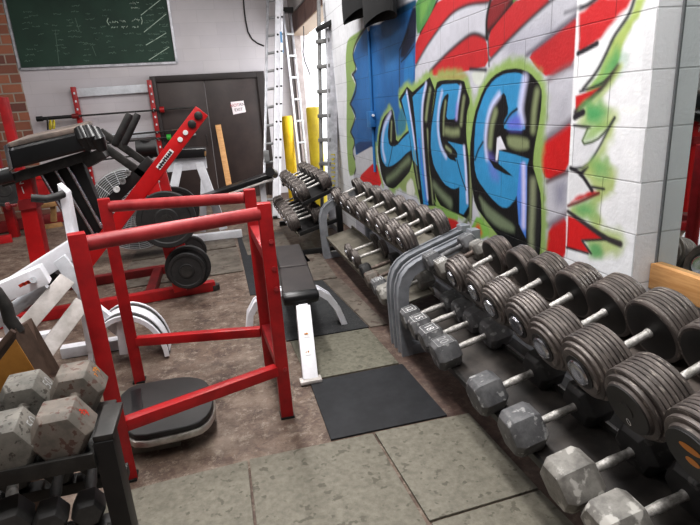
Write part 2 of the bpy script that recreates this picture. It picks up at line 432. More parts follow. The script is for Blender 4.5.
fill([(358,178),(376.5,160),(384,186),(366,186)], (0.80,0.14,0.15), 0.006)
stroke([(376,144),(376.5,160),(383,186)], 0.045, LIME, 0.015)
# lime halo of the lettering
halo = [[(391.4,109),(383,119),(379,135),(378.6,150),(380,159),(385,175),(392,188),(400,182),(412,165),(412,130),(405,134),(396,145)],
        [(399,99),(407,86.5),(412.5,92),(430,77),(435,90),(432,112),(431,160),(436,205),(421,205),(411,150),(408,125)],
        [(436,83),(441,79.5),(464,79.5),(470,101),(466,133),(468,214),(436,205),(429,160)],
        [(470,150),(474,116),(484,88),(493,76),(504,70),(518,68.5),(530,73),(539,83),(542,92),(540,115),(536,165),(541,196),(541,235),(539,262),(500,262),(472,180)]]
for h in halo: fill(h, LIME, 0.03, grow=0.050, fuzz=0.02)
fill([(397,120),(404,100),(407,128),(399,138)], (0.22,0.47,0.55), 0.02)
fill([(402,170),(412,166),(420,180),(424,198),(398,190)], (0.55,0.62,0.40), 0.02)
fill([(406,184),(412,177),(416,195),(407,196)], (0.80,0.80,0.78), 0.015)
fill([(471,72),(487,70),(480,86),(474,84)], (0.80,0.82,0.78), 0.012, op=.8)
stroke([(470,69),(486,70)], 0.02, DK, 0.012)
fill([(431,77),(450,75),(468,74),(462,80)], (0.72,0.45,0.30), 0.03, op=.5)
# letter C
fill([(391.6,108.5),(383,118),(378.8,134),(377.8,150),(379,160),(382,178),(387,187),(394,189),(403,180),(411,170),(413.5,150),(412.5,128),(405,133),(396.5,143.5),(395,125),(393,112)], BLK, 0.004)
fill([(390.5,113),(384,123),(380.8,136),(380.2,150),(381.8,160),(386,167),(392,166),(400,160),(406.5,153),(411.5,150),(411.5,131),(405,136),(396,146.5),(389.5,146),(387.5,135),(389,122)], BLU, 0.005)
stroke([(390.5,114),(384.5,125),(382.5,138),(382.5,150),(385,160)], 0.05, LAV, 0.03, op=.8)
fill([(391.6,113),(394,124),(394,140),(390,144),(388.5,134),(390,121)], BLK, 0.004)
stroke([(391.6,122),(391.2,132),(391,140)], 0.035, OLV, 0.016)
stroke([(393,143),(390,160),(388,167)], 0.014, BLK, 0.006)
fill([(381,165),(387,169.5),(400,164.5),(407,154),(413,159),(410,170),(403,177),(393,188),(384,183)], (0.10,0.11,0.10), 0.006)
stroke([(387,180),(396,174),(404,164),(409,160)], 0.045, (0.48,0.54,0.42), 0.045, op=.9)
# letter M
fill([(399,99),(407,86.5),(412.5,92),(430,77),(435,90),(432,112),(429.5,128),(431,160),(436.5,206),(421,206),(417,187),(413.5,168),(411,150),(408,125)], BLK, 0.004, sm=0)
fill([(401.5,100),(407,90.5),(409.5,106),(412.5,128),(415.5,150),(417.5,166),(413,160),(409.5,135),(406,118)], BLU, 0.004, sm=0)
fill([(412.5,97),(427,82),(422.5,105),(421,130),(423,160),(428.5,205),(423.5,205),(419.7,172),(417,145),(415,120)], BLU, 0.004, sm=0)
stroke([(406.8,92),(410,112),(413,132),(415,148)], 0.028, LAV, 0.016)
stroke([(426,84),(421.8,105),(422.3,140),(427.5,198)], 0.035, LAV, 0.018, op=.9)
stroke([(419,140),(423,175),(426.5,204)], 0.03, (0.25,0.42,0.80), 0.016, op=.8)
stroke([(430,90),(427.5,105),(426,119)], 0.04, OLV, 0.02)
stroke([(427.4,130),(429.6,165),(433,203)], 0.026, OLV, 0.014)
stroke([(413.8,152),(416.5,172),(419,188)], 0.03, OLV, 0.014, op=.7)
# letter G, the smaller
fill([(436,83),(441,80),(464,79.5),(466,88.6),(470.5,101),(467,112),(466,135),(469,160),(473,190),(472,225),(463,216),(452,212),(438,204),(431,178),(428.5,158),(428.5,130),(433,108)], BLK, 0.004, sm=1)
fill([(437.8,85),(462,83),(459,102),(456.3,119),(446,119.5),(447.5,105),(449,92.5),(443.5,97),(439.6,113),(439.5,134),(443,150),(449,159),(455,161),(459,165),(460,187),(453,189.5),(444,184),(434,167),(430.8,150),(431,130),(434.8,105)], BLU, 0.004, sm=1)
stroke([(442,92),(438.5,108),(437.5,128),(440,146),(446,157)], 0.03, LAV, 0.02, op=.85)
stroke([(460.5,87),(457.6,105),(456.5,118)], 0.026, LAV, 0.016, op=.8)
stroke([(457,105),(456,118)], 0.03, (0.55,0.45,0.80), 0.02, op=.6)
stroke([(445.5,102),(443.5,118),(443.5,134)], 0.026, OLV, 0.014)
stroke([(446,131),(453,133),(458,132)], 0.05, OLV, 0.025)
stroke([(464,98),(462,112),(461,124)], 0.034, OLV, 0.018)
fill([(448,141.5),(463,145),(466.5,165),(468.6,206),(463.5,214.5),(459.3,213),(459.4,187),(457,174),(456,160)], BLU, 0.004, sm=0)
fill([(443,143),(448,141.5),(457.5,152),(457,159.5),(448,152)], (0.09,0.10,0.09), 0.004)
stroke([(446,147),(451,151.5)], 0.024, OLV, 0.012)
stroke([(464,147),(466,172),(467.2,202)], 0.028, LAV, 0.014)
stroke([(457,160),(461,176),(466,190)], 0.012, BLK, 0.005)
stroke([(470,160),(471,190),(470.5,222)], 0.03, OLV, 0.014)
stroke([(434,185),(441,194),(450,203)], 0.05, (0.45,0.50,0.40), 0.035, w2=0.07)
fill([(433,198),(437,205),(447,210),(458,214),(458,222),(440,216)], (0.52,0.66,0.36), 0.008)
# letter G, the tall one
fill([(469.5,150),(473.6,116),(483.6,88),(493,76),(504,69.5),(518,68),(530,72.5),(539,83),(542.3,92),(540.5,115),(534,150),(533,166),(537,180),(541.3,196),(541.5,235),(539,266),(520,262),(505,244),(490,226),(475,206),(471,180)], BLK, 0.004, sm=1)
fill([(474,148),(476,118),(485,92),(494,79.5),(505,73.5),(518,72.5),(525.5,76),(523.5,92),(521,110),(523.5,120),(525.5,131),(504.5,129.8),(503.5,122),(509,112),(505,92),(499.5,96.5),(491.5,107),(487.2,123),(485.3,140),(486,153),(489,161.5),(497,167),(511,176),(519,172),(519.5,182),(516.5,198),(508,208),(501,207.3),(490,197),(477.5,180),(474.5,168)], BLU, 0.004, sm=1)
stroke([(499,95),(490.5,107),(486.6,124),(485,142),(487,158)], 0.034, LAV, 0.022, op=.9)
stroke([(525,79),(522.5,92),(520,110),(522,122)], 0.05, LAV, 0.025, op=.9)
fill([(507,120),(519,113),(524,130),(508,130)], (0.42,0.42,0.80), 0.03, op=.85)
stroke([(504.5,124),(510,114),(517,109)], 0.014, BLK, 0.006)
fill([(487,148),(496,160),(500,182),(490,178)], (0.46,0.44,0.78), 0.04, op=.55)
stroke([(475,160),(478,150),(483,142)], 0.014, BLK, 0.006)
stroke([(495.5,112),(491.5,126),(490,146)], 0.045, OLV, 0.022)
fill([(497,138),(500.5,136),(506,149),(499,150),(497.5,161),(495.5,161)], (0.86,0.86,0.90), 0.004, sm=0)
fill([(499,150.5),(515,154.5),(529,159),(526,170),(520,182),(508,172),(498.5,164)], BLU, 0.004, sm=0)
fill([(489,159),(498,163.5),(513,176.5),(505,174),(494,168)], BLK, 0.004, sm=0)
fill([(506.5,136),(520,137),(529,140),(529,149),(518,150.5),(508,146)], OLV, 0.018)
stroke([(537,92),(534,110),(533,130)], 0.04, OLV, 0.022)
fill([(519.8,163),(523,161.5),(527,166),(526.8,200),(525.8,238),(518.8,224),(516.8,196)], (0.32,0.52,0.84), 0.006, sm=0)
stroke([(523.5,166),(523.8,195),(523.4,226)], 0.034, (0.80,0.78,0.92), 0.02)
fill([(527.5,168),(538.5,188),(540.3,198),(540,240),(536,262),(528,262),(527.2,215)], (0.13,0.13,0.14), 0.006)
stroke([(533,182),(532.5,210),(531,236),(532,262)], 0.045, (0.55,0.58,0.47), 0.026)
fill([(478,194),(489,207),(502,217),(514.5,226),(514,233),(497,227),(484,214)], (0.45,0.50,0.40), 0.022)
fill([(461,226),(471,212),(468,222),(463,232)], (0.42,0.46,0.34), 0.012)
fill([(470,230),(478,213.5),(492,234),(480,240)], (0.50,0.68,0.33), 0.008)
fill([(473,232),(478.5,222),(483,236)], (0.80,0.32,0.18), 0.025)
fill([(446,217),(459,221),(458,232),(448,230)], (0.72,0.16,0.15), 0.012)
# right of the seam: flame ends over bare white block
fill([(577.7,-6),(645,-6),(640,120),(630,300),(564,300),(567.3,196)], (0.93,0.935,0.95), 0.003, sm=0)
fill([(636,-4),(646,-4),(642,12),(630,29),(623,46),(619,60),(611,78),(598,92),(584,92),(598,74),(604,58),(616,34),(631,14)], YLIME, 0.012, fuzz=.01)
fill([(618,50),(622,58),(617,68),(604,82),(592,88),(600,74),(608,60)], GRN, 0.05, op=.85, fuzz=.03)
fill([(579.5,14),(600,-3),(633,-3),(627,9),(613,21),(600,38),(590,46),(578.5,53)], (0.80,0.17,0.19), 0.014, fuzz=.012, sm=0)
stroke([(580.5,8),(588,5),(597,-2)], 0.02, DK, 0.01)
stroke([(565,13),(573,10),(580,7)], 0.016, (0.42,0.42,0.45), 0.012, op=.8)
stroke([(578,53.5),(588,48.5),(597,43.5)], 0.022, DK, 0.006)
stroke([(635,-3),(630,13),(622,25),(614,36),(606,54),(597,72),(583,89)], 0.017, (0.24,0.25,0.25), 0.008)
fill([(575.6,96),(590,91),(603,86),(613,71),(606,83),(594,96),(575.3,112)], (0.80,0.15,0.16), 0.006, sm=0)
stroke([(580,91.5),(590,88.5),(603,83.5),(618,67)], 0.012, DK, 0.008)
stroke([(618,67),(607,83),(594,96.5),(575.5,112)], 0.026, (0.27,0.25,0.25), 0.01)
stroke([(621,66),(611,84),(598,99),(584,112)], 0.02, YLIME, 0.016, op=.9)
fill([(577,121),(588,106),(600,100),(611,110),(619,110),(618,122),(611,140),(596,172),(577,172),(588,163),(600,144),(604,128),(588,128)], YLIME, 0.035, op=.85, fuzz=.03)
fill([(586,108),(597,104),(606,112),(600,123),(589,121)], GRN, 0.045, op=.95, fuzz=.035)
fill([(586,128.5),(580,144),(596,140.5),(604,131),(611,123),(598,149),(586.6,166),(572,169),(574,128)], (0.875,0.88,0.90), 0.006, sm=0)
stroke([(574,125.5),(582,126.5),(590,127.5)], 0.012, DK, 0.007)
stroke([(575,117),(579,114.5),(583,112.5)], 0.03, DK, 0.006)
stroke([(588,128),(580.5,145),(596,141),(606,131),(614.5,118)], 0.011, (0.2,0.22,0.22), 0.005, sm=1)
fill([(588,129),(582,143),(596,139),(611,122),(600,124)], (0.60,0.74,0.42), 0.02, op=.8)
stroke([(614.5,118),(606,134),(598.6,148.5),(587,167),(571,169)], 0.012, (0.22,0.24,0.24), 0.007, sm=1)
fill([(588,165),(602,158),(614,170),(615,186),(606,196),(598,206),(606,224),(598,230),(584,222),(568,213),(569,205),(582,200),(598,193),(582,176)], YLIME, 0.03, op=.9, fuzz=.03)
fill([(593,163),(603,160),(606,170),(598,177)], GRN, 0.05, op=.7, fuzz=.03)
fill([(575,206),(588,201),(597,211),(590,220),(578,214)], GRN, 0.05, op=.9, fuzz=.03)
fill([(569.5,171),(581,174),(592,190),(577,193),(568.8,203)], (0.885,0.89,0.905), 0.006, sm=0)
fill([(568.6,205),(574.6,196.5),(593,190),(598,193),(582,200)], (0.80,0.18,0.20), 0.012, fuzz=.01, sm=0)
stroke([(568,206),(582,201),(599,193)], 0.014, (0.42,0.14,0.15), 0.008)
stroke([(570.5,168),(581,173.5),(592,190.5)], 0.02, DK, 0.006, sm=1)
stroke([(581,173.5),(588,167)], 0.026, DK, 0.008, w2=0.008)
stroke([(592,187),(604,189)], 0.012, DK, 0.006)
fill([(583,226),(600,228),(622,232),(624,240),(618,254),(592,258),(586,246)], YLIME, 0.03, op=.85, fuzz=.02)
fill([(586,243),(598,243),(603,256),(592,258)], GRN, 0.03, op=.8, fuzz=.02)
fill([(568,215.5),(575,218),(586.6,225.5),(605.5,238.8),(581.5,240.3),(590,253),(566.5,248)], (0.82,0.14,0.15), 0.006, sm=0)
stroke([(568,211.5),(582,221.5),(605,238),(620,244)], 0.02, (0.24,0.22,0.23), 0.007, w2=0.03, sm=1)
stroke([(605,239.5),(582,240.5),(591,253.5)], 0.012, DK, 0.006, sm=0)
stroke([(566.5,247.5),(588,253.5)], 0.012, DK, 0.006)
PC *= (1 + N2 * 0.10 + N1 * 0.07 + N3 * 0.06)[:, None]
np.clip(PC, 0, 0.92, out=PC)

def wall_mesh():
    ny, nz = len(ys), len(zs)
    co = np.stack([np.full(NPT, WX), PY, PZ], 1)
    idx = np.arange(NPT).reshape(ny, nz)
    q = np.stack([idx[:-1, :-1], idx[:-1, 1:], idx[1:, 1:], idx[1:, :-1]], -1).reshape(-1, 4)
    # block ends and top: near end face, doorway reveal
    ex = np.array([(WX, WY0, 0), (WX + .12, WY0, 0), (WX + .12, WY0, CEIL), (WX, WY0, CEIL),
                   (WX, WD, 0), (WX + THK, WD, 0), (WX + THK, WD, CEIL), (WX, WD, CEIL)], float)
    n0 = NPT
    co = np.concatenate([co, ex]); q = np.concatenate([q, [[n0, n0+1, n0+2, n0+3], [n0+5, n0+4, n0+7, n0+6]]])
    me = bpy.data.meshes.new('wall_right')
    me.vertices.add(len(co)); me.vertices.foreach_set('co', co.ravel().astype(np.float32))
    me.loops.add(q.size); me.loops.foreach_set('vertex_index', q.ravel().astype(np.int32))
    me.polygons.add(len(q)); me.polygons.foreach_set('loop_start', np.arange(0, q.size, 4, dtype=np.int32))
    me.update(calc_edges=True); me.validate()
    ca = me.color_attributes.new('Paint', 'FLOAT_COLOR', 'POINT')
    wc = lin((0.93, 0.935, 0.95))
    cols = np.ones((len(co), 4), np.float32); cols[:NPT, :3] = PC; cols[NPT:, :3] = wc
    ca.data.foreach_set('color', cols.ravel())
    o = bpy.data.objects.new('wall_right', me); COL.objects.link(o); o['kind'] = 'structure'
    return o
def block_mat(name, base=None, attr=None, bw=0.406, bh=0.2035, off=(0, 0), axis='yz', mortar=0.0036, dark=0.68, bump=0.5, c2=None, nscale=60, rough=0.5, mortar_col=None, nb=0.25):
    m = bpy.data.materials.new(name); m.use_nodes = True
    nt = m.node_tree; n = nt.nodes; L = nt.links; b = n['Principled BSDF']; b.inputs['Roughness'].default_value = rough
    tc = n.new('ShaderNodeTexCoord'); sp = n.new('ShaderNodeSeparateXYZ'); L.new(tc.outputs['Object'], sp.inputs[0])
    cb = n.new('ShaderNodeCombineXYZ')
    if axis == 'yz':                                    # runs on along x where the wall turns its corner
        sm = n.new('ShaderNodeMath'); sm.operation = 'SUBTRACT'; L.new(sp.outputs['Y'], sm.inputs[0]); L.new(sp.outputs['X'], sm.inputs[1])
        L.new(sm.outputs[0], cb.inputs['X'])
    else: L.new(sp.outputs['X'], cb.inputs['X'])
    L.new(sp.outputs['Z'], cb.inputs['Y'])
    ad = n.new('ShaderNodeVectorMath'); ad.operation = 'ADD'; ad.inputs[1].default_value = (off[0], off[1], 0); L.new(cb.outputs[0], ad.inputs[0])
    br = n.new('ShaderNodeTexBrick'); L.new(ad.outputs[0], br.inputs['Vector'])
    br.inputs['Scale'].default_value = 1.0; br.inputs['Brick Width'].default_value = bw; br.inputs['Row Height'].default_value = bh
    br.inputs['Mortar Size'].default_value = mortar; br.inputs['Mortar Smooth'].default_value = 0.35
    if attr:
        at_ = n.new('ShaderNodeAttribute'); at_.attribute_name = attr; src = at_.outputs['Color']
        mx = n.new('ShaderNodeMix'); mx.data_type = 'RGBA'; mx.blend_type = 'MULTIPLY'; mx.inputs['B'].default_value = (dark, dark, dark, 1)
        L.new(src, mx.inputs['A']); L.new(br.outputs['Fac'], mx.inputs['Factor']); col = mx.outputs['Result']
    else:
        br.inputs['Color1'].default_value = (*lin(base), 1); br.inputs['Color2'].default_value = (*lin(c2 or base), 1)
        br.inputs['Mortar'].default_value = (*lin(mortar_col or tuple(x * dark for x in base)), 1); col = br.outputs['Color']
    nz = n.new('ShaderNodeTexNoise'); nz.inputs['Scale'].default_value = nscale; nz.inputs['Detail'].default_value = 5
    L.new(tc.outputs['Object'], nz.inputs['Vector'])
    lo = n.new('ShaderNodeTexNoise'); lo.inputs['Scale'].default_value = 2.2; lo.inputs['Detail'].default_value = 3; L.new(tc.outputs['Object'], lo.inputs['Vector'])
    mr = n.new('ShaderNodeMapRange'); mr.inputs['To Min'].default_value = 0.86; mr.inputs['To Max'].default_value = 1.1; L.new(lo.outputs['Fac'], mr.inputs['Value'])
    m2 = n.new('ShaderNodeMix'); m2.data_type = 'RGBA'; m2.blend_type = 'MULTIPLY'; m2.inputs['Factor'].default_value = 1.0
    L.new(col, m2.inputs['A']); L.new(mr.outputs[0], m2.inputs['B']); L.new(m2.outputs['Result'], b.inputs['Base Color'])
    ma = n.new('ShaderNodeMath'); ma.operation = 'MULTIPLY_ADD'; ma.inputs[1].default_value = -1.0
    mb = n.new('ShaderNodeMath'); mb.operation = 'MULTIPLY'; mb.inputs[1].default_value = nb
    L.new(nz.outputs['Fac'], mb.inputs[0]); L.new(br.outputs['Fac'], ma.inputs[0]); L.new(mb.outputs[0], ma.inputs[2])
    bp = n.new('ShaderNodeBump'); bp.inputs['Strength'].default_value = bump; bp.inputs['Distance'].default_value = 0.012
    L.new(ma.outputs[0], bp.inputs['Height']); L.new(bp.outputs['Normal'], b.inputs['Normal'])
    return m
ZOFF = 0.2035 * 7 - 1.352
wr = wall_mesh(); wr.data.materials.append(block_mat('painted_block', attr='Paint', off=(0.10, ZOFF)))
wall_white = block_mat('white_block', (0.92, 0.925, 0.94), off=(0.10, ZOFF), dark=0.75, bump=0.4)
backwhite = block_mat('grey_white_brick', (0.77, 0.75, 0.76), c2=(0.755, 0.735, 0.75), bw=0.61, bh=0.2, axis='xz', mortar=0.003, dark=0.93, bump=0.15, nscale=20, rough=0.6)
brick = block_mat('bare_brick', (0.66, 0.43, 0.33), c2=(0.42, 0.28, 0.26), bw=0.30, bh=0.145, axis='xz', mortar=0.014, dark=0.5, mortar_col=(0.64, 0.59, 0.54), bump=0.7, nscale=40, rough=0.8, nb=0.5)

def floor_material():
    m = bpy.data.materials.new('worn_concrete'); m.use_nodes = True
    nt = m.node_tree; n = nt.nodes; L = nt.links; b = n['Principled BSDF']; b.inputs['Roughness'].default_value = 0.62
    tc = n.new('ShaderNodeTexCoord')
    def noise(s, d=6, r=.6, dist=0.0):
        z = n.new('ShaderNodeTexNoise'); z.inputs['Scale'].default_value = s; z.inputs['Detail'].default_value = d; z.inputs['Roughness'].default_value = r; z.inputs['Distortion'].default_value = dist
        L.new(tc.outputs['Object'], z.inputs['Vector']); return z.outputs['Fac']
    def ramp(f, stops):
        r = n.new('ShaderNodeValToRGB'); e = r.color_ramp.elements
        while len(e) < len(stops): e.new(0.5)
        for k, (p, c) in enumerate(stops): e[k].position = p; e[k].color = (*lin(c), 1)
        L.new(f, r.inputs['Fac']); return r.outputs['Color']
    def mix(f, A, B):
        x = n.new('ShaderNodeMix'); x.data_type = 'RGBA'; L.new(f, x.inputs['Factor']); L.new(A, x.inputs['A']); L.new(B, x.inputs['B']); return x.outputs['Result']
    base = ramp(noise(3.0, 10, .78), [(0.36, (0.24, 0.18, 0.155)), (0.47, (0.37, 0.305, 0.265)), (0.60, (0.51, 0.455, 0.41))])
    stain = ramp(noise(11, 9, .8, .6), [(0.42, (0.21, 0.14, 0.125)), (0.58, (0.44, 0.37, 0.32))])
    f1 = ramp(noise(1.1, 4, .6), [(0.42, (0, 0, 0)), (0.60, (.85, .85, .85))])
    c = mix(f1, base, stain)
    fl_ = ramp(noise(14, 10, .85), [(0.52, (0, 0, 0)), (0.585, (.8, .8, .8))])
    pale = ramp(noise(60, 3), [(0.3, (0.52, 0.47, 0.42)), (0.7, (0.66, 0.62, 0.57))])
    c = mix(fl_, c, pale)
    # worn oxide-red strip under the racks
    sp = n.new('ShaderNodeSeparateXYZ'); L.new(tc.outputs['Object'], sp.inputs[0])
    mr = n.new('ShaderNodeMapRange'); mr.inputs['From Min'].default_value = 0.86; mr.inputs['From Max'].default_value = 0.98
    L.new(sp.outputs['X'], mr.inputs['Value'])
    mrr = n.new('ShaderNodeMath'); mrr.operation = 'MULTIPLY'; mrr.inputs[1].default_value = .75; L.new(mr.outputs[0], mrr.inputs[0])
    oxide = ramp(noise(16, 7, .7), [(0.40, (0.20, 0.135, 0.125)), (0.55, (0.30, 0.22, 0.20)), (0.68, (0.44, 0.39, 0.35))])
    c = mix(mrr.outputs[0], c, oxide)
    L.new(c, b.inputs['Base Color'])
    bp = n.new('ShaderNodeBump'); bp.inputs['Strength'].default_value = 0.35; bp.inputs['Distance'].default_value = 0.01
    L.new(noise(30, 6), bp.inputs['Height']); L.new(bp.outputs['Normal'], b.inputs['Normal'])
    return m
struct('floor', MB().box((-1.3, 3.4, -0.05), (7.6, 13.4, 0.1)), floor_material())
ceil_m = mat('ceiling_paint', (0.62, 0.62, 0.62), (0.58, 0.58, 0.58), 2, 0.8)
struct('ceiling', MB().box((-1.3, 3.4, CEIL + 0.05), (7.6, 13.4, 0.1)), ceil_m)
xb = at(20, 75, BY).x                                   # where the plastered part gives way to bare brick
b0 = at(36, 131, BY).x
struct('wall_back', MB().box(((xb + 1.9) / 2, BY + 0.1, CEIL / 2), (1.9 - xb, 0.2, CEIL)), backwhite)
struct('wall_back_brick', MB().box(((xb - 5.0) / 2, BY + 0.075, CEIL / 2), (5.0 + xb, 0.25, CEIL)), brick)
struct('wall_left', MB().box((-5.05, 3.4, CEIL / 2), (0.1, 13.4, CEIL)), wall_side)
struct('wall_front', MB().box((-1.3, -3.15, CEIL / 2), (7.4, 0.1, CEIL)), wall_side)
# near part of the right wall: the recess that holds the mirror
struct('wall_right_recess', MB().box((WX + 0.19, (WY0 - 3.1) / 2, CEIL / 2), (0.14, WY0 + 3.1 - 0.002, CEIL)), wall_white)
# wall round the side doorway
mb = MB(); mb.box((WX + THK / 2, (DOOR_END + BY) / 2, CEIL / 2), (THK, BY - DOOR_END, CEIL))
mb.box((WX + THK / 2, (WD + DOOR_END) / 2, (3.28 + CEIL) / 2), (THK, DOOR_END - WD, CEIL - 3.28))
struct('wall_doorway', mb, mat('grey_wall_paint', (0.50, 0.47, 0.46), (0.56, 0.53, 0.52), 4, 0.7))
mb = MB()
for k in range(4):
    y0 = WD + (DOOR_END - WD) * k / 4; mb.box((WX + .12, y0 + 0.32, DOOR_TOP + 0.16), (.22, 0.635, 0.29))
struct('trim_header', mb, mat('brown_header', (0.34, 0.25, 0.22), (0.40, 0.30, 0.27), 4, 0.6))
struct('trim_soffit', MB().box((WX + .12, (WD + DOOR_END) / 2, DOOR_TOP + 0.006), (.26, DOOR_END - WD, 0.018)), mat('tan_soffit', (0.66, 0.58, 0.50)))
struct('trim_lintel', MB().box((WX + .12, (WD + DOOR_END) / 2, DOOR_TOP + 0.43), (.27, DOOR_END - WD, 0.24)), mat('grey_lintel', (0.60, 0.58, 0.57), (0.66, 0.64, 0.63), 5, 0.6))
struct('trim_jamb', MB().box((WX + THK / 2, DOOR_END - 0.02, DOOR_TOP / 2), (THK + 0.02, 0.04, DOOR_TOP)), mat('grey_jamb', (0.56, 0.52, 0.51), (0.64, 0.60, 0.59), 5, 0.6))
struct('ground_outside', MB().box((6.0, 9.0, -0.06), (8.2, 14, 0.1)), mat('pale_asphalt', (0.72, 0.72, 0.72), (0.78, 0.78, 0.78), 2, 0.8))

# double door in the back wall
D0 = at(150, 77, BY); D1 = at(263, 71, BY); dz = (D0.z + D1.z) / 2; sx = at(206.5, 100, BY).x
fr = MB()
fr.box((D0.x + 0.04, BY - 0.035, dz / 2), (0.09, 0.10, dz)).box((D1.x - 0.06, BY - 0.035, dz / 2), (0.13, 0.10, dz)).box(((D0.x + D1.x) / 2 - .02, BY - 0.034, dz - 0.05), (D1.x - D0.x - .212, 0.098, 0.10))
door = thing('door_1', 'dark brown double door closed in the back wall', 'door', ((D0.x + D1.x) / 2, BY, 0)); door['kind'] = 'structure'
part('door_frame', fr, door_trim, door, 0.004)
for a, b in ((D0.x + 0.085, sx - 0.006), (sx + 0.006, D1.x - 0.125)):
    lf = part('door_leaf', MB().box(((a + b) / 2, BY - 0.02, (dz - 0.1) / 2), (b - a, 0.05, dz - 0.1)), doorbrown, door, 0.004)
    hx = b - 0.08 if b < sx else a + 0.08
    part('door_handle', MB().tube([(hx, BY - 0.045, 1.0), (hx, BY - 0.085, 1.0), (hx, BY - 0.085, 1.16), (hx, BY - 0.045, 1.16)], 0.01), door_trim, lf)

# mirror in the recess and the pine board under it
mirror_m = bpy.data.materials.new('mirror_glass'); mirror_m.use_nodes = True
pb = mirror_m.node_tree.nodes['Principled BSDF']; pb.inputs['Metallic'].default_value = 1; pb.inputs['Roughness'].default_value = 0.02
pb.inputs['Base Color'].default_value = (0.66, 0.70, 0.69, 1)
mr_ = thing('wall_mirror', 'frameless mirror fixed to the right wall above the pine board', 'mirror', (1.66, 0.2, 0.83))
part('mirror_glass', MB().box((1.662, 0.122, 1.75), (0.014, 3.052, 1.86)), mirror_m, mr_)
part('edge_trim', MB().box((1.653, WY0 - 0.004, 1.75), (0.006, 0.007, 1.86)), mat('mirror_edge', (0.48, 0.49, 0.50)), mr_)
tag(MB().box((1.642, 0.12, 0.770), (0.030, 3.05, 0.104)).build('pine_board', pine_h, None, 0.003), 'bare pine board fixed along the wall below the mirror', 'board')

# chalkboard
CB = BY - 0.03
c0 = at(20, 70, CB); c1 = at(177, 62, CB); cz = (c0.z + c1.z) / 2; ct = cz + 1.22
cbt = thing('chalkboard', 'large green chalkboard covered in faint chalk writing on the back wall', 'chalkboard', ((c0.x + c1.x) / 2, BY, cz))
part('writing_surface', MB().box(((c0.x + c1.x) / 2, CB + 0.015, (cz + ct) / 2), (c1.x - c0.x - 0.05, 0.012, ct - cz - 0.05)), board_green, cbt)
fr = MB()
for p, q in (((c0.x, cz), (c1.x, cz)), ((c0.x, ct), (c1.x, ct)), ((c0.x, cz), (c0.x, ct)), ((c1.x, cz), (c1.x, ct))):
    fr.beam((p[0], CB + 0.005, p[1]), (q[0], CB + 0.005, q[1]), 0.035, 0.03, (0, -1, 0) if 0 else (0, 1, 0))
part('chalkboard_frame', fr, alu, cbt)
R2 = random.Random(11)
def scrawl(mbx, px, py, w, h, wd, n=None):
    """a word-like chalk scribble: zigzag line on the board, w x h in photo pixels"""
    n = n or max(9, int(w * 1.7)); pts = []; x = px; yy = 0.0
    for k in range(n):
        x += (w / n) * R2.uniform(-.35, 2.2); yy = R2.uniform(-1, 1) * h / 2 * (1 if R2.random() < .35 else .55)
        p = at(x, py + yy - 0.045 * (x - px), CB); pts.append((p.x, CB + 0.0075, p.z))
        if R2.random() < .22 and len(pts) > 2:
            mbx.ribbon(pts, wd, (0, -1, 0)); pts = []; x += w * .05
    mbx.ribbon(pts, wd, (0, -1, 0))
bright = MB(); faint = MB()
for px, py, w in ((109, 22, 8), (119, 21, 9), (131, 20, 9), (129, 3, 11), (130, 8, 9)): scrawl(bright, px, py, w, 3.0, 0.011)
for px in (111, 121, 132):                                   # small figures below the bracketed words
    for k in range(3): scrawl(bright, px + k * 2.6, 27, 1.8, 3.0, 0.010, 4)
for x0, y0, x1, y1 in ((108, 18, 109, 25), (141, 17, 141.5, 24)):
    a, b, c = at(x0, y0, CB), at(x0 - 1.0 if x0 < 120 else x0 + 1.2, (y0 + y1) / 2, CB), at(x1, y1, CB)
    bright.ribbon([(p.x, CB + 0.0075, p.z) for p in (a, b, c)], 0.012, (0, -1, 0))
for x0, y0, x1, y1 in ((141, 15, 160, 0), (144, 32, 166, 14), (146, 45, 166, 33), (149, 60, 169, 47)):
    a, b = at(x0, y0, CB), at(x1, y1, CB); bright.ribbon([(a.x, CB + .0075, a.z), (b.x, CB + .0075, b.z)], 0.011, (0, -1, 0))
for cx, y0 in ((30, 10), (36, 34), (52, 14), (55, 34), (67, 20), (77, 26), (92, 28), (107, 36), (121, 34), (135, 34), (146, 4), (145, 17), (148, 34), (153, 54), (158, 8), (160, 26), (162, 42), (22, 12), (24, 44), (44, 24), (62, 48), (70, 6), (84, 44), (86, 8), (100, 10)):
    for k in range(4):
        y = y0 + k * 5.6
        if y < 62 and R2.random() < .85: scrawl(faint, cx + R2.uniform(-2, 2), y, R2.uniform(5, 9), 2.2, 0.008)
for x, y0, y1 in ((55, 30, 64), (92, 46, 56), (75, 18, 30)):
    a, b = at(x, y0, CB), at(x + 4, y1, CB); faint.ribbon([(a.x, CB + .0075, a.z), (b.x, CB + .0075, b.z)], 0.007, (0, -1, 0))
for o_ in (part('chalk_writing', bright, chalk, cbt), part('faint_chalk_writing', faint, chalk_f, cbt)): o_['kind'] = 'stuff'

# cable on the back wall, sign, plank
tag(MB().tube([(p.x, BY - 0.012, p.z) for p in (at(x, y, BY - .012) for x, y in ((243, -6), (244, 8), (245.5, 20), (248, 32), (252, 39), (257, 43), (264, 46)))], 0.012, 8).build('cable', black_worn, None), 'thin dark cable curving down the back wall beside the ladder', 'cable')
sg = thing('exit_notice', 'small white paper notice taped on the dark brown door', 'sign', at(238, 107, BY - 0.05))
p0, p1 = at(230, 102, BY - .05), at(246, 112, BY - .05); pc = (p0 + p1) / 2
part('notice_sheet', MB().prism([(p0.x + .01, BY - .049, p0.z), (p0.x + .03, BY - .049, p1.z - .03), (p1.x, BY - .049, p1.z), (p1.x - .02, BY - .049, p0.z + .01)], (0, -0.003, 0)), paper, sg)
tx = text_mesh('notice_text', 'NOT', 0.072, (pc.x - 0.055, BY - .0525, pc.z + 0.03), (0, -1, 0), (-.05, 0, 1), ink_red, sg, keep=False)
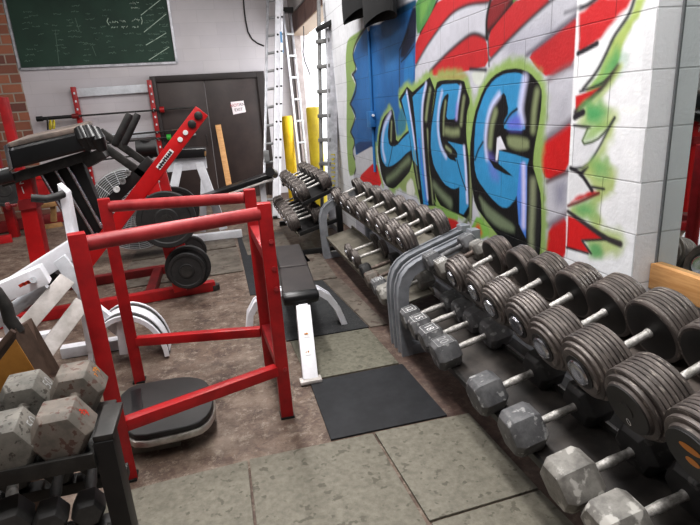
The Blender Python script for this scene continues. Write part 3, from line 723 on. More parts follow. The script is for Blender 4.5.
text_mesh('notice_text', 'AN', 0.072, (pc.x + 0.072, BY - .0525, pc.z + 0.04), (0, -1, 0), (-.05, 0, 1), ink_dark, sg, keep=False)
text_mesh('notice_text', 'EXIT', 0.072, (pc.x + 0.005, BY - .0525, pc.z - 0.045), (0, -1, 0), (-.05, 0, 1), ink_dark, sg, keep=False)
a, b = at(218, 125, BY - .09), at(228, 180, BY - 0.35)
b2 = a + (b - a) * (a.z / (a.z - b.z))
tag(MB().beam(a, b2 + V((0, 0, .02)), 0.10, 0.04, (0, -1, 0)).build('wood_plank', pine, None, 0.003), 'pale pine plank leaning on the dark brown door', 'plank')

# painted pipe and box, hanging jacket on the mural wall
pt = thing('conduit', 'thin blue-painted pipe and outlet box on the painted wall', 'conduit', (WX, 5.1, 1.3))
t0 = onx(369.5, 22, WX); t1 = onx(373.5, 113, WX); t2 = onx(374.5, 125, WX); t3 = onx(377, 172, WX)
part('pipe', MB().tube([(WX - .014, t0.y, t0.z), (WX - .014, t1.y, t1.z)], 0.014, 10), blue_paint, pt)
part('pipe', MB().tube([(WX - .014, t1.y, t2.z), (WX - .014, t1.y, t3.z)], 0.014, 10), blue_paint, pt)
part('outlet_box', MB().box((WX - .027, t1.y, (t1.z + t2.z) / 2), (0.054, 0.13, 0.15)), blue_paint, pt, 0.006)
for s in (-1, 1): part('box_lug', MB().cyl((WX - .03, t1.y + .075 * s, t1.z - .02), (WX - .03, t1.y + .095 * s, t1.z - .02), 0.012), white, pt)
jk = thing('hanging_jacket', 'black jacket hung high on the painted wall with two open sleeves', 'jacket', (WX, 5.1, 2.3))
def sleeve(px0, px1, pyb, nm):
    a, b = onx(px0, pyb, WX - .12), onx(px1, pyb, WX - .12); c = (a + b) / 2; r = abs(a.y - b.y) / 2; mbx = MB(); rings = []
    prof = [(1.5, .95), (.9, 1.02), (.45, .98), (.12, 1.03), (0, 1.0), (.02, .9), (.35, .8)]
    for h, k in prof:
        rings.append(mbx._v([(c.x + 0.085 * k * math.cos(q) * (1 + .08 * math.sin(3 * q + h * 5)), c.y + r * k * math.sin(q) * (1 + .05 * math.sin(2 * q + h * 4)), c.z + h + .02 * math.sin(q * 2)) for q in [2*PI*i/26 for i in range(26)]]))
    for A, B in zip(rings, rings[1:]):
        for i in range(26): mbx._f([A[i], A[(i+1) % 26], B[(i+1) % 26], B[i]])
    mbx._f(rings[-1])
    part(nm, mbx, cloth, jk)
sleeve(346, 369.5, 17, 'sleeve'); sleeve(367, 395, 20, 'sleeve')
a = onx(346, 0, WX - .1); b = onx(395, 0, WX - .1)
part('jacket_body', MB().box((WX - .06, (a.y + b.y) / 2, 3.3), (0.1, abs(a.y - b.y) * 1.0, 1.2)), cloth, jk, 0.04)
tag(MB().tube([onx(367.5, 24, WX - .05), onx(368.5, 30, WX - .03), onx(369.5, 24, WX - .02)], 0.012, 8).build('hook', white_dirty, None), 'small white hook below the hanging black jacket', 'hook')

# ==================================================== DUMBBELLS AND THEIR RACKS
def head_profile(R, L, plates, taper=True):
    """weight head from its inner face (t=0) outwards: stacked plates with grooves between them"""
    pr = [(0.0, 0.028), (0.0, R * 0.93), (0.004, R * 0.985)]
    t = 0.004; tp = (L * 0.86) / plates
    for k in range(plates):
        r = R if not (taper and k == plates - 1) else R * 0.88
        pr += [(t + 0.001, r * 0.985), (t + tp * 0.20, r), (t + tp * 0.74, r), (t + tp * 0.90, r * 0.988), (t + tp * 0.93, r * 0.955), (t + tp * 0.99, r * 0.955)]
        t += tp
    pr += [(t, R * 0.74), (t + 0.003, R * 0.72), (L * 0.95, R * 0.70), (L * 0.95, R * 0.42)]
    return pr
def round_dumbbell(R, L, gap, plates, cap='chrome', seg=40):
    """prototype lying along local x; its base point is on the tray below the middle of the handle"""
    t = thing('dumbbell', 'dumbbell', 'dumbbell')
    part('handle', MB().lathe([(0, .0155), (.012, .0155), (.014, .0135), (gap - .014, .0135), (gap - .012, .0155), (gap, .0155)], (-gap/2, 0, R), (1, 0, 0), 18), knurl, t)
    for s in (-1, 1):
        h = part('weight_head', MB().lathe(head_profile(R, L, plates), (s * gap / 2, 0, R), (s, 0, 0), seg), iron, t, sharp=0.5)
        part('inner_face', MB().lathe([(-.002, .027), (-.002, R * .80), (.002, R * .92)], (s * gap / 2, 0, R), (s, 0, 0), seg), iron_face, h)
        if cap == 'chrome':
            part('end_cap', MB().lathe([(0, R * .40), (.006, R * .40), (.011, R * .37), (.013, R * .30), (.011, R * .16), (.010, 0)], (s * (gap/2 + L*.95), 0, R), (s, 0, 0), 30), chrome, h)
            part('cap_collar', MB().lathe([(0, R * .52), (.003, R * .52), (.003, R * .40)], (s * (gap/2 + L*.95), 0, R), (s, 0, 0), 30), iron_face, h)
        else:
            part('end_cap', MB().lathe([(0, R * .69), (.004, R * .67), (.004, R * .22), (.007, R * .2), (.007, 0)], (s * (gap/2 + L*.95), 0, R), (s, 0, 0), 30), iron_face if cap == 'dark' else hexgrey, h)
    return t
def hex_dumbbell(R, L, gap, m, hm=None, text=None, tm=None, seg=1):
    t = thing('dumbbell', 'dumbbell', 'dumbbell')
    ap = R * math.cos(PI / 6)
    part('handle', MB().lathe([(0, .017), (.01, .0145), (gap * .3, .0155), (gap * .5, .0175), (gap * .7, .0155), (gap - .01, .0145), (gap, .017)], (-gap/2, 0, ap), (1, 0, 0), 14), hm or knurl, t)
    for s in (-1, 1):
        ring = lambda x, r: [(s * x, r * math.cos(PI/3 * k), ap + r * math.sin(PI/3 * k)) for k in range(6)]
        mb = MB(); c = L * 0.17; rs = [mb._v(ring(gap/2, R * .80)), mb._v(ring(gap/2 + c, R)), mb._v(ring(gap/2 + L - c, R)), mb._v(ring(gap/2 + L, R * .80))]
        for A, B in zip(rs, rs[1:]):
            for k in range(6): mb._f([A[k], A[(k+1) % 6], B[(k+1) % 6], B[k]])
        mb._f(rs[0]); mb._f(rs[-1][::-1])
        h = part('weight_head', mb, m, t, 0.004, seg=2)
        if text and s == -1 or text and seg == 2:
            f = text if isinstance(text, tuple) else (text, 'top')
            if f[1] == 'top': n_ = V((0, 0, 1)); c_ = V((s * (gap/2 + L/2), 0, ap + ap)); u = V((0, -1, 0))
            else: n_ = V((0, math.cos(PI/6) * f[2], math.sin(PI/6))); c_ = V((s * (gap/2 + L/2), 0, ap)) + n_ * ap; u = V((0, -math.sin(PI/6) * f[2], math.cos(PI/6)))
            sz = R * (0.80 if f[1] == 'top' else 0.58)
            text_mesh('weight_number', f[0], sz, c_, n_, u if f[1] != 'top' else V((1, 0, 0)), tm or label_white, h)
            if f[1] == 'top':
                a = sz * .72; b = sz * .62; z = c_.z + .001; mb = MB()
                for p, q in (((-a, -b), (a, -b)), ((a, -b), (a, b)), ((a, b), (-a, b)), ((-a, b), (-a, -b))):
                    mb.ribbon([(c_.x + p[1], p[0], z), (c_.x + q[1], q[0], z)], .002, (0, 0, 1))
                part('number_frame', mb, tm or label_white, h)
    return t
def set_tree(o, label, group, cat='dumbbell'):
    o['label'] = label; o['group'] = group; o['category'] = cat
PROTO_USED = set()
def put(proto, pos, tilt, label, group, yaw=0.0, scale=(1, 1, 1)):
    if proto.name in PROTO_USED: o = dup(proto)
    else: o = proto; PROTO_USED.add(proto.name)
    o.location = pos; o.rotation_euler = (0, -tilt, yaw); o.scale = scale
    set_tree(o, label, group)
    return o

UT, LT = math.radians(20), math.radians(13.5)          # slope of the two trays, low side towards the aisle
UN = V((-math.sin(UT), 0, math.cos(UT))); LN = V((-math.sin(LT), 0, math.cos(LT)))
UC = V((1.224, 0, 0.700)) - UN * 0.102                  # tray surface points below the handles
LC = V((1.108, 0, 0.338)) - LN * 0.070

def side_frame(y, dx):
    """bent channel upright: foot, front leg, long curved arm to the rear post"""
    out = [(.952, 0), (.945, .12), (.938, .28), (.936, .38), (.944, .455), (.968, .520), (1.008, .566), (1.06, .598), (1.12, .622), (1.19, .645), (1.42, .722)]
    ctr = [(x + .036 * nx, z + .036 * nz) for (x, z), (nx, nz) in zip(out, [(1, 0), (1, 0), (1, 0), (1, .05), (.95, -.3), (.83, -.55), (.62, -.78), (.45, -.89), (.36, -.93), (.33, -.94), (.32, -.95)])]
    P = [V((x + dx, y, z)) for x, z in ctr]
    mb = MB()
    mb.sweep(P, [(-.038, .034), (.038, .034), (.038, -.026), (-.038, -.026)], (0, 1, 0))
    for s in (-1, 1): mb.sweep(P, [(s*.034 - .008, -.024), (s*.034 + .008, -.024), (s*.034 + .008, -.036), (s*.034 - .008, -.036)], (0, 1, 0))
    return mb
def rack(name_label, y0, y1, dx, traymat, bent=True):
    t = thing('dumbbell_rack', name_label, 'rack', (1.2 + dx, (y0 + y1) / 2, 0), 'sloping two-tier dumbbell racks along the painted wall')
    for y in (y0, y1):
        if not bent:
            f = part('side_frame', MB().box((1.445 + dx, y, .34), (.06, .06, .68)), black_steel, t, .004)
            part('foot_bar', MB().box((1.20 + dx, y, .03), (.46, .06, .06)), black_steel, f, .004)
            part('arm', MB().beam((1.00 + dx, y, .235), (1.43 + dx, y, .345), .04, .04), black_steel, f, .003)
            part('arm', MB().beam((1.06 + dx, y, .545), (1.43 + dx, y, .68), .04, .04), black_steel, f, .003)
            continue
        f = part('side_frame', side_frame(y, dx), rackgrey, t, sharp=0.7)
        part('rear_post', MB().box((1.445 + dx, y, .372), (.06, .07, .744)), rackgrey, f, .004)
        part('foot_bar', MB().box((1.20 + dx, y, .0325), (.46, .06, .065)), rackgrey, f, .004)
    for C, N, T, nm, w in ((UC, UN, UT, 'upper_tray', .25), (LC, LN, LT, 'lower_tray', .28)):
        R = Matrix.Rotation(-T, 3, 'Y'); c = V((C.x + dx, (y0 + y1) / 2, C.z)) - N * .0065
        mb = MB().box(c, (w, abs(y1 - y0) - .11, .012), R)
        tr = part(nm, mb, tray_brown if traymat is trayd and nm == 'upper_tray' else traymat, t, .002)
        for s in (-1, 1):
            part('tray_lip', MB().box(c + R @ V((s * w / 2, 0, -.012 if s < 0 else .006)), (.014, abs(y1 - y0) - .11, .045), R), black_worn if traymat is trayd else trayl, tr, .002)
    part('brace', MB().beam((1.46 + dx, y0, .20), (1.46 + dx, y1, .20), .03, .06), rackgrey, t, .003)
    return t
rack('grey two-tier dumbbell rack nearest the viewer, along the right wall', 2.80, 0.42, 0, trayd)
rack('grey two-tier dumbbell rack in the middle, below the painted letters', 5.14, 2.935, 0, trayl)
rack('far two-tier dumbbell rack standing beside the side doorway', 6.98, 5.36, -0.25, black_steel, False)

# prototypes: three sizes of round plate dumbbell
pS = round_dumbbell(.095, .100, .138, 5, 'chrome', 32)
pM = round_dumbbell(.101, .118, .140, 7, 'chrome', 40)
pL = round_dumbbell(.110, .134, .146, 8, 'chrome', 48)
pX = round_dumbbell(.116, .142, .152, 8, 'dark', 48)
pF = round_dumbbell(.094, .092, .150, 4, 'chrome', 28)
pC = round_dumbbell(.102, .125, .150, 6, 'chrome', 28)     # for the farther racks
def U(y, dx=0, dn=0.0): return V((UC.x + dx, y, UC.z)) + UN * dn
def Lw(y, dx=0): return V((LC.x + dx, y, LC.z))

gA = 'dumbbells on the upper tier of the nearest rack'
ordn = ['', 'first', 'second', 'third', 'fourth', 'fifth', 'sixth', 'seventh', 'eighth', 'ninth', 'tenth']
hA1 = hex_dumbbell(.062, .085, .15, hexgrey, hexgrey, ('12', 'top'), label_grey)
hA2 = hex_dumbbell(.060, .075, .15, hexpale, knurl_dark, ('10', 'top'), label_white)
put(hA1, U(2.69), UT, 'grey hexagonal dumbbell above the curved frame, far end of the nearest top tier', gA)
put(hA2, U(2.545), UT, 'small pale hexagonal dumbbell wedged before the round ones on the nearest top tier', gA)
rows = [(pS, 2.300, 1.0), (pS, 2.065, 1.04), (pM, 1.880, 1.0), (pM, 1.670, 1.05), (pL, 1.480, .98), (pL, 1.275, 1.04), (pX, 1.060, .98), (pX, 0.840, 1.0)]
for k, (p, y, s) in enumerate(rows):
    last = k == len(rows) - 1
    lb = '%s round dumbbell from the far end of the nearest rack top tier' % ordn[k + 1]
    if last: lb = 'round dumbbell with two amber badges on its black face, nearest rack top tier'
    o = put(p, U(y), UT, lb, gA, yaw=R2.uniform(-.02, .02), scale=(1, s, s))
    if last: BADGE = o
    if k == 6: ZERO = o
# amber badges on the black face of the nearest dumbbell, white outline figure on its neighbour
for o_, kind in ((BADGE, 'badge'), (ZERO, 'figure')):
    hd = [c for c in o_.children if c.name.startswith('weight_head') and c.data.vertices[0].co.x < 0][0]
    fx = -(.152/2 + .142 * .95 + .0052)
    if kind == 'badge':
        part('black_disc', MB().lathe([(0, .078), (.004, .078), (.004, 0)], (fx, 0, .116), (-1, 0, 0), 36), black_steel, hd)
        for zz, w in ((.030, .062), (-.012, .040)):
            pts = [(fx - .0045, w/2 * math.cos(q) , .116 + zz + .012 * math.sin(q)) for q in [2*PI*i/16 for i in range(16)]]
            part('amber_badge', MB().prism(pts, (-.001, 0, 0)), label_orange, hd)
    else:
        text_mesh('weight_number', '0', .036, (fx - .0005, .0, .116 - .045), (-1, 0, 0), (0, .25, 1), label_white, hd)

gAl = 'dumbbells on the lower tier of the nearest rack'
hx = {}
def hexp(key, *a, **k):
    if key not in hx: hx[key] = hex_dumbbell(*a, **k)
    return hx[key]
low = [('q1', 2.665, (.068, .108, .155, hexgrey, knurl, ('12', 'top'), label_white), 'grey hexagonal dumbbell at the far end of the nearest rack lower tier'),
       ('q2', 2.51, (.072, .112, .155, hexgrey, knurl, ('15', 'top'), label_white), 'second hexagonal dumbbell from the far end of the nearest rack lower tier'),
       ('q3', 2.355, (.074, .116, .155, hexgrey, knurl, ('18', 'top'), label_white), 'third hexagonal dumbbell from the far end of the nearest rack lower tier'),
       ('q4', 2.165, (.082, .124, .155, hexgrey, knurl, ('20', 'top'), label_grey), 'grey hexagonal dumbbell, last before the gap on the nearest rack lower tier'),
       ('q5', 1.755, (.088, .125, .155, hexgrey, knurl), 'worn grey hexagonal dumbbell just after the gap on the nearest rack lower tier'),
       ('q6', 1.475, (.092, .130, .155, hexgrey, knurl), 'sixth hexagonal dumbbell from the far end of the nearest rack lower tier'),
       ('q7', 1.19, (.094, .136, .155, hexpale, knurl), 'pale chipped hexagonal dumbbell, seventh from the far end of the nearest lower tier'),
       ('q8', .985, (.094, .136, .155, hexpale, knurl), 'pale hexagonal dumbbell, eighth from the far end of the nearest lower tier'),
       ('q9', 0.775, (.094, .136, .155, hexpale, knurl), 'pale hexagonal dumbbell, ninth and nearest on the nearest rack lower tier')]
for key, y, a, lb in low:
    o = put(hexp(key, *a), Lw(y), LT, lb, gAl, yaw=R2.uniform(-.03, .03))
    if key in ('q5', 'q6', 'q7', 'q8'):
        for c in o.children:                           # the rear heads take the darker enamel
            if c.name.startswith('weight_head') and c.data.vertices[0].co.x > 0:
                c.data.materials.clear(); c.data.materials.append(hexdark); c['label'] = 'dark hexagonal head at the wall side'
# ------------------------------------------------------------ middle rack
gB = 'dumbbells on the upper tier of the middle rack'
for k, (y, s) in enumerate([(5.02, .95), (4.66, .95), (4.40, .97), (4.08, 1.0), (3.79, .98), (3.54, 1.0), (3.30, 1.0), (3.06, 1.08)]):
    put(pF, U(y), UT, '%s round dumbbell from the far end of the middle rack top tier' % ordn[k + 1], gB, yaw=R2.uniform(-.04, .04), scale=(1, s, s))
gBl = 'weights on the lower tier of the middle rack'
pT = round_dumbbell(.078, .045, .20, 4, 'chrome', 24)
put(pT, Lw(4.14), LT, 'slim chrome-handled plate dumbbell at the far end of the middle rack lower tier', gBl)
put(pT, Lw(3.92), LT, 'slim chrome-handled plate dumbbell, second along the middle rack lower tier', gBl)
hB1 = hex_dumbbell(.060, .085, .16, hexdark, knurl_dark)
hB2 = hex_dumbbell(.066, .10, .17, hexrust, knurl_dark)
hB3 = hex_dumbbell(.066, .10, .17, hexgrey, knurl_dark, ('15', 'top'), label_white)
hB4 = hex_dumbbell(.072, .11, .17, hexpale, knurl)
put(hB1, Lw(3.66), LT, 'dark hexagonal dumbbell beside the slim plate dumbbells on the middle rack lower tier', gBl)
put(hB2, Lw(3.44), LT, 'rusty brown hexagonal dumbbell on the middle rack lower tier', gBl)
put(hB3, Lw(3.27), LT, 'grey hexagonal dumbbell with white number on the middle rack lower tier', gBl)
put(hB4, Lw(3.10), LT, 'pale patched hexagonal dumbbell at the near end of the middle rack lower tier', gBl)
# --------------------------------------------------------------- far rack
gC = 'dumbbells on the upper tier of the far rack'
for k, y in enumerate([6.80, 6.55, 6.30, 6.05, 5.80, 5.55]):
    put(pC, U(y, -.25), UT, '%s round dumbbell from the doorway end of the far rack top tier' % ordn[k + 1], gC, yaw=R2.uniform(-.04, .04), scale=(1, 1, 1))
gCl = 'dumbbells on the lower tier of the far rack'
for k, y in enumerate([6.80, 6.59, 6.38, 6.17, 5.96, 5.75, 5.54]):
    put(pC, Lw(y, -.25), LT, '%s round dumbbell from the doorway end of the far rack lower tier' % ordn[k + 1], gCl, yaw=R2.uniform(-.04, .04), scale=(1, 1, 1))

# ------------------------------------------- black rack at the bottom left
ZT, ZL = 0.632, 0.405                                   # top and lower shelf heights
lr = thing('dumbbell_rack', 'black steel dumbbell rack in the bottom left corner holding chipped grey weights', 'rack', (-.75, 1.5, 0))
xr = -.392
sd = part('side_frame', MB().box((xr, 1.375, .34), (.052, .07, .68)), black_steel, lr, .004)
part('top_plate', MB().box((xr + .002, 1.430, .689), (.052, .17, .018)), black_worn, sd, .003)
part('foot_bar', MB().box((xr, 1.45, .02), (.05, .32, .04)), black_steel, sd, .004)
sl = part('side_frame', MB().box((-1.35, 1.355, .36), (.052, .055, .72)), black_steel, lr, .004)
part('rear_post', MB().box((-1.35, 1.63, .36), (.05, .05, .72)), black_steel, sl, .004)
part('foot_bar', MB().box((-1.35, 1.45, .02), (.05, .62, .04)), black_steel, sl, .004)
cxr = (xr - 1.35) / 2; wx = 1.35 + xr
tr = part('upper_shelf', MB().box((cxr, 1.50, ZT - .008), (wx - .05, .33, .014)), black_worn, lr, .002)
part('shelf_lip', MB().box((cxr, 1.335, ZT + .004), (wx - .05, .012, .045)), black_worn, tr, .002)
for y in (1.385, 1.615): part('lower_rail', MB().box((cxr, y, ZL - .022), (wx - .05, .055, .04)), black_steel, lr, .003)
gL = 'big chipped dumbbells on the black rack top shelf'
gLl = 'dark dumbbells on the lower rails of the black rack'
def lay(proto, far, near, zb, lb, g):
    c = (far + near) / 2; d = near - far; yaw = math.atan2(d.y, d.x)
    return put(proto, (c.x, c.y, zb), 0, lb, g, yaw=yaw + PI)
Rb = .084
hL1 = hex_dumbbell(Rb, .12, .115, hexbig, hexbig, ('50', 'side', -1), label_grey, seg=2)
zc = ZT + .018 + Rb * math.cos(PI / 6)
lay(hL1, fl(25, 396, zc), fl(9, 432, zc), ZT, 'big chipped grey dumbbell marked 50 on the black rack top shelf', gL)
hL2 = hex_dumbbell(Rb, .12, .115, hexrust, hexrust)
hL2o = lay(hL2, fl(76, 386, zc), fl(63, 419, zc), ZT, 'big rust-edged grey dumbbell with orange paint marks, right end of the black rack top shelf', gL)
hd = [c for c in hL2o.children if c.name.startswith('weight_head') and c.data.vertices[0].co.x < 0]
for c in [c for c in hL2o.children if c.name.startswith('weight_head')]:
    s = 1 if c.data.vertices[0].co.x > 0 else -1
    ap = Rb * math.cos(PI/6); n_ = V((0, -math.cos(PI/6), .5)); u = V((0, .5, math.cos(PI/6)))
    cc = V((s * (.0575 + .06), 0, ap)) + n_ * (ap + .0008)
    mb = MB()
    for k in range(5):
        a = cc + V((R2.uniform(-.02, .02), 0, 0)) + u * R2.uniform(-.015, .015); mb.ribbon([a, a + u * .010 + V((.004, 0, 0)), a + u * .012 - V((.005, 0, 0))], .004, n_)
    part('paint_mark', mb, label_red if s < 0 else label_orange, c)
hL3 = hex_dumbbell(Rb, .12, .115, hexbig, hexbig)
put(hL3, (-.86, 1.53, ZT), 0, 'big chipped grey dumbbell on the black rack top shelf, left of the one marked 50', gL, yaw=PI/2)
zl = ZL + .05
for (f_, n_, r, L, m, hm, lb) in (((14, 470), (10, 520), .062, .10, rubber_grey, hexpale, 'larger dark hexagonal dumbbell with pale taped handle, lower rails of the black rack'),
                                 ((60, 467), (51, 517), .048, .085, rubber_grey, rubber_grey, 'small dark hexagonal dumbbell in the middle of the lower rails of the black rack'),
                                 ((93, 458), (89, 508), .046, .085, rubber_grey, rubber_grey, 'small dark hexagonal dumbbell at the right end of the lower rails of the black rack')):
    p = hex_dumbbell(r, L, .15, m, hm)
    z_ = ZL + r * .866
    lay(p, fl(*f_, z_), fl(*n_, z_), ZL - .001, lb, gLl)
tag(MB().prism([fl(30, 450, ZT + .004), fl(38, 447, ZT + .004), fl(36, 452, ZT + .004)], (0, 0, .012)).build('paper_scrap', label_orange, None), 'tiny orange scrap lying on the black rack top shelf', 'scrap')

# ================================================================ FLOOR MATS
def slab(name, pts, th, m, label, cat='mat', z=0.0, group=None):
    o = MB().prism([(x, y, z) for x, y in pts], (0, 0, th)).build(name, m, None, 0.003)
    return tag(o, label, cat, group)
slab('floor_tile', [(-.66, .85), (-.045, .88), (-.040, 2.060), (-.66, 2.02)], .012, mat_tile, 'olive grey floor tile next to the black dumbbell rack', 'tile')
slab('floor_tile', [(-.032, .88), (.600, .90), (.548, 2.062), (-.030, 2.064)], .012, mat_tile, 'big olive grey floor tile in the middle of the foreground', 'tile')
slab('floor_tile', [(.592, 1.478), (1.06, 1.50), (1.045, 2.062), (.560, 2.066)], .012, mat_tile, 'olive grey floor tile in front of the black mat, beside the nearest rack', 'tile')
slab('floor_tile', [(.618, .88), (1.10, .90), (1.06, 1.488), (.594, 1.466)], .012, mat_tile, 'olive grey floor tile at the bottom edge beside the nearest rack', 'tile')
slab('floor_mat', [(.350, 2.085), (.940, 2.085), (.915, 2.665), (.352, 2.655)], .010, mat_black, 'plain black square mat nearest the viewer')
slab('floor_mat', [(.345, 2.672), (.900, 2.682), (.872, 3.245), (.325, 3.235)], .010, mat_olive, 'olive square mat under the white bench foot, behind the plain black mat')
slab('floor_mat', [(.300, 3.255), (.885, 3.262), (.790, 4.42), (.285, 4.42)], .010, mat_speck, 'long speckled black mat under the white bench')
slab('floor_mat', [(.300, 4.43), (.660, 4.43), (.640, 5.05), (.300, 5.05)], .010, mat_dusty, 'dusty dark mat just beyond the speckled black mat')
slab('floor_mat', [(.300, 5.06), (.800, 5.06), (.780, 5.60), (.300, 5.60)], .010, mat_dusty, 'dusty dark mat further back, short of the far rack')
slab('floor_mat', [(.20, 5.62), (.70, 5.62), (.70, 6.6), (.18, 6.6)], .010, mat_brown, 'brown board on the floor left of the far rack')
slab('floor_board', [(.680, 4.44), (.930, 4.44), (.960, 5.9), (.820, 5.9)], .010, mat_brown, 'brown board on the floor beside the middle rack far end', 'board')
slab('floor_board', [(.895, 3.26), (1.02, 3.26), (.95, 4.42), (.800, 4.42)], .008, mat_brown, 'brown board between the speckled mat and the middle rack', 'board')
slab('floor_sheet', [(-1.05, 4.98), (.12, 5.05), (.10, 6.05), (-1.05, 5.95)], .012, mat_brown, 'wide grey-brown sheet on the floor beside the black bumper plates', 'board')
slab('floor_sheet', [(-1.05, 6.00), (.10, 6.10), (.08, 6.75), (-1.05, 6.65)], .012, mat_brown, 'grey-brown sheet on the floor before the white bench base', 'board')
slab('floor_strip', [(.13, 4.3), (.28, 4.3), (.27, 6.6), (.13, 6.6)], .006, mat_black, 'narrow black strip of matting between the floor sheets and dark mats')
slab('plywood_offcut', [(.30, 7.1), (.62, 6.7), (.66, 7.6), (.36, 7.9)], .012, mat_tan, 'tan plywood offcut on the floor at the foot of the ladder', 'board')

# ================================================================ RED DIP STAND
T = 1.075
NL, NR, FR, FL_ = V((-.548, 2.125, 0)), V((.182, 2.370, 0)), V((.152, 2.862, 0)), V((-.615, 3.045, 0))
ds = thing('dip_stand', 'red steel stand with four square posts and two angled round bars', 'stand', (-.2, 2.6, 0))
Pp = .062
for b, rot in ((NL, -.30), (NR, .02), (FR, .02), (FL_, -.22)):
    p_ = part('post', MB().beam(b, b + V((0, 0, T + .03)), Pp, Pp, (rot, 1, 0)), red, ds, .004)
    part('foot_cap', MB().box(b + V((0, 0, .006)), (.07, .07, .012)), black_steel, p_, .002)
def bolts(mbx, c, n_, dz=(0,)):
    for z in dz: mbx.cyl(V(c) + V((0, 0, z)), V(c) + V((0, 0, z)) + V(n_) * .010, .011, seg=8)
for a, b, nm in ((NL, NR, 'near'), (FL_, FR, 'far')):
    d = (b - a).normalized()
    part('dip_bar', MB().cyl(a + V((0, 0, T - .015)) + d * .03, b + V((0, 0, T - .015)) - d * .03, .031, seg=20), red_worn, ds)
    part('lower_rail', MB().beam(a + V((0, 0, .262)) + d * .03, b + V((0, 0, .272)) - d * .03, .05, .052), red, ds, .004)
d = (NR - FR).normalized()
for z0, z1 in ((.885, .850), (.300, .285)):
    part('side_rail', MB().beam(FR + V((0, 0, z0)) + d * .03, NR + V((0, 0, z1)) - d * .03, .05, .055), red_worn, ds, .004)
mb = MB()
for b in (NR,):
    for z in (.93, .80, .70, .28): bolts(mb, b + V((.012, -.031, z)), (0.1, -1, 0))
part('bolt', mb, red_worn, ds)['kind'] = 'stuff'

# ================================================================ WHITE FLAT BENCH
bn = thing('weight_bench', 'flat bench with dark padding on a white frame, one leg towards the viewer', 'bench', (.42, 3.3, 0))
def quad_pad(corn, th, m, nm, parent, bev):
    return part(nm, MB().prism([V(c) - V((0, 0, th)) for c in corn], (0, 0, th)), m, parent, bev, seg=3)
quad_pad([(.285, 3.04, .425), (.505, 3.04, .425), (.545, 3.575, .425), (.335, 3.585, .425)], .06, vinyl_brown, 'seat_pad', bn, .018)
quad_pad([(.338, 3.615, .425), (.548, 3.605, .425), (.585, 4.22, .425), (.362, 4.23, .425)], .06, vinyl_brown, 'back_pad', bn, .018)
part('end_roll', MB().lathe([(0, .02), (.008, .038), (.03, .044), (.20, .044), (.222, .038), (.23, .02)], (.282, 3.045, .382), (1, 0, 0), 20), vinyl, bn)
part('spine', MB().beam((.40, 2.98, .315), (.47, 4.15, .325), .06, .075), white, bn, .006)
part('seat_bracket', MB().prism([(.335, 3.0, .36), (.455, 3.0, .36), (.435, 3.0, .29), (.355, 3.0, .29)], (.01, .16, 0)), black_steel, bn, .004)
lg = part('front_leg', MB().beam((.400, 3.00, .335), (.358, 2.665, .012), .088, .05, (0, -1, .6)), white, bn, .006)
for f in (.42, .66): 
    p = V((.400, 3.00, .335)).lerp(V((.358, 2.665, .012)), f); mb = MB()
    nn = V((0, -.7, .72)).normalized(); mb.box(p + nn * .026, (.036, .036, .003), Matrix((V((1, 0, 0)), V((0, .72, .7)), nn)).transposed())
    part('sticker', mb, label_white, lg)
    mk = MB(); q = p + nn * .0285
    for k in range(4): mk.ribbon([q + V((R2.uniform(-.012, .012), 0, R2.uniform(-.01, .01))), q + V((R2.uniform(-.012, .012), 0, R2.uniform(-.01, .01)))], .006, nn)
    part('sticker_mark', mk, label_orange, lg)
part('front_foot', MB().box((.358, 2.650, .020), (.125, .06, .020)), white_dirty, bn, .006)
pts = [at(x, y, 3.55) for x, y in ((248, 323), (250, 313), (256, 302), (266, 295), (280, 291))]
pts += [at(x, y, 3.42) for x, y in ((302, 289), (318, 290), (328, 296), (336, 306), (343, 319))]
pts[0].z = .006; pts[-1].z = .006
part('arched_leg', MB().sweep(pts, [(-.055, .022), (.055, .022), (.055, -.020), (.034, -.020), (.034, -.010), (-.034, -.010), (-.034, -.020), (-.055, -.020)], (0, 1, 0)), white, bn, sharp=.8)

# ================================================================ OVAL PAD ON THE FLOOR
ov = thing('padded_platform', 'low black padded platform with rounded end and chrome rim under the red stand', 'platform', (-.38, 2.55, 0))
def oval(zb, grow=0, z=.150):
    a, b, c, e = fl(118, 388, z), fl(184, 376, z), fl(196, 424, z), fl(122, 440, z)
    out = [a, b]; m1 = fl(204, 379, z); m2 = fl(212, 390, z); m3 = fl(213, 404, z); m4 = fl(208, 415, z)
    out += [m1, m2, m3, m4, c, e]
    ctr = sum(out, V()) / len(out)
    ring = [(p.x, p.y) for p in out]
    ring = smooth_closed(smooth_closed(ring, 1), 1)
    out = [V((x, y, zb)) for x, y in ring]
    return [p + (p - ctr).normalized() * grow for p in out]
part('pad', MB().prism([p for p in oval(.122, .002)], (0, 0, .030)), pad_dark, ov, .010, seg=3)
part('chrome_rim', MB().prism(oval(.086, .010), (0, 0, .036)), rim, ov, .012, seg=4)
part('base_block', MB().prism([fl(118, 458, 0), fl(181, 446, 0), fl(180, 400, 0), fl(122, 405, 0)], (0, 0, .086)), trayl, ov, .004)
c1, c2 = fl(136, 390, .152), fl(139, 426, .152)
part('cross_strap', MB().beam(c1, c2, .05, .012), vinyl, ov, .003)

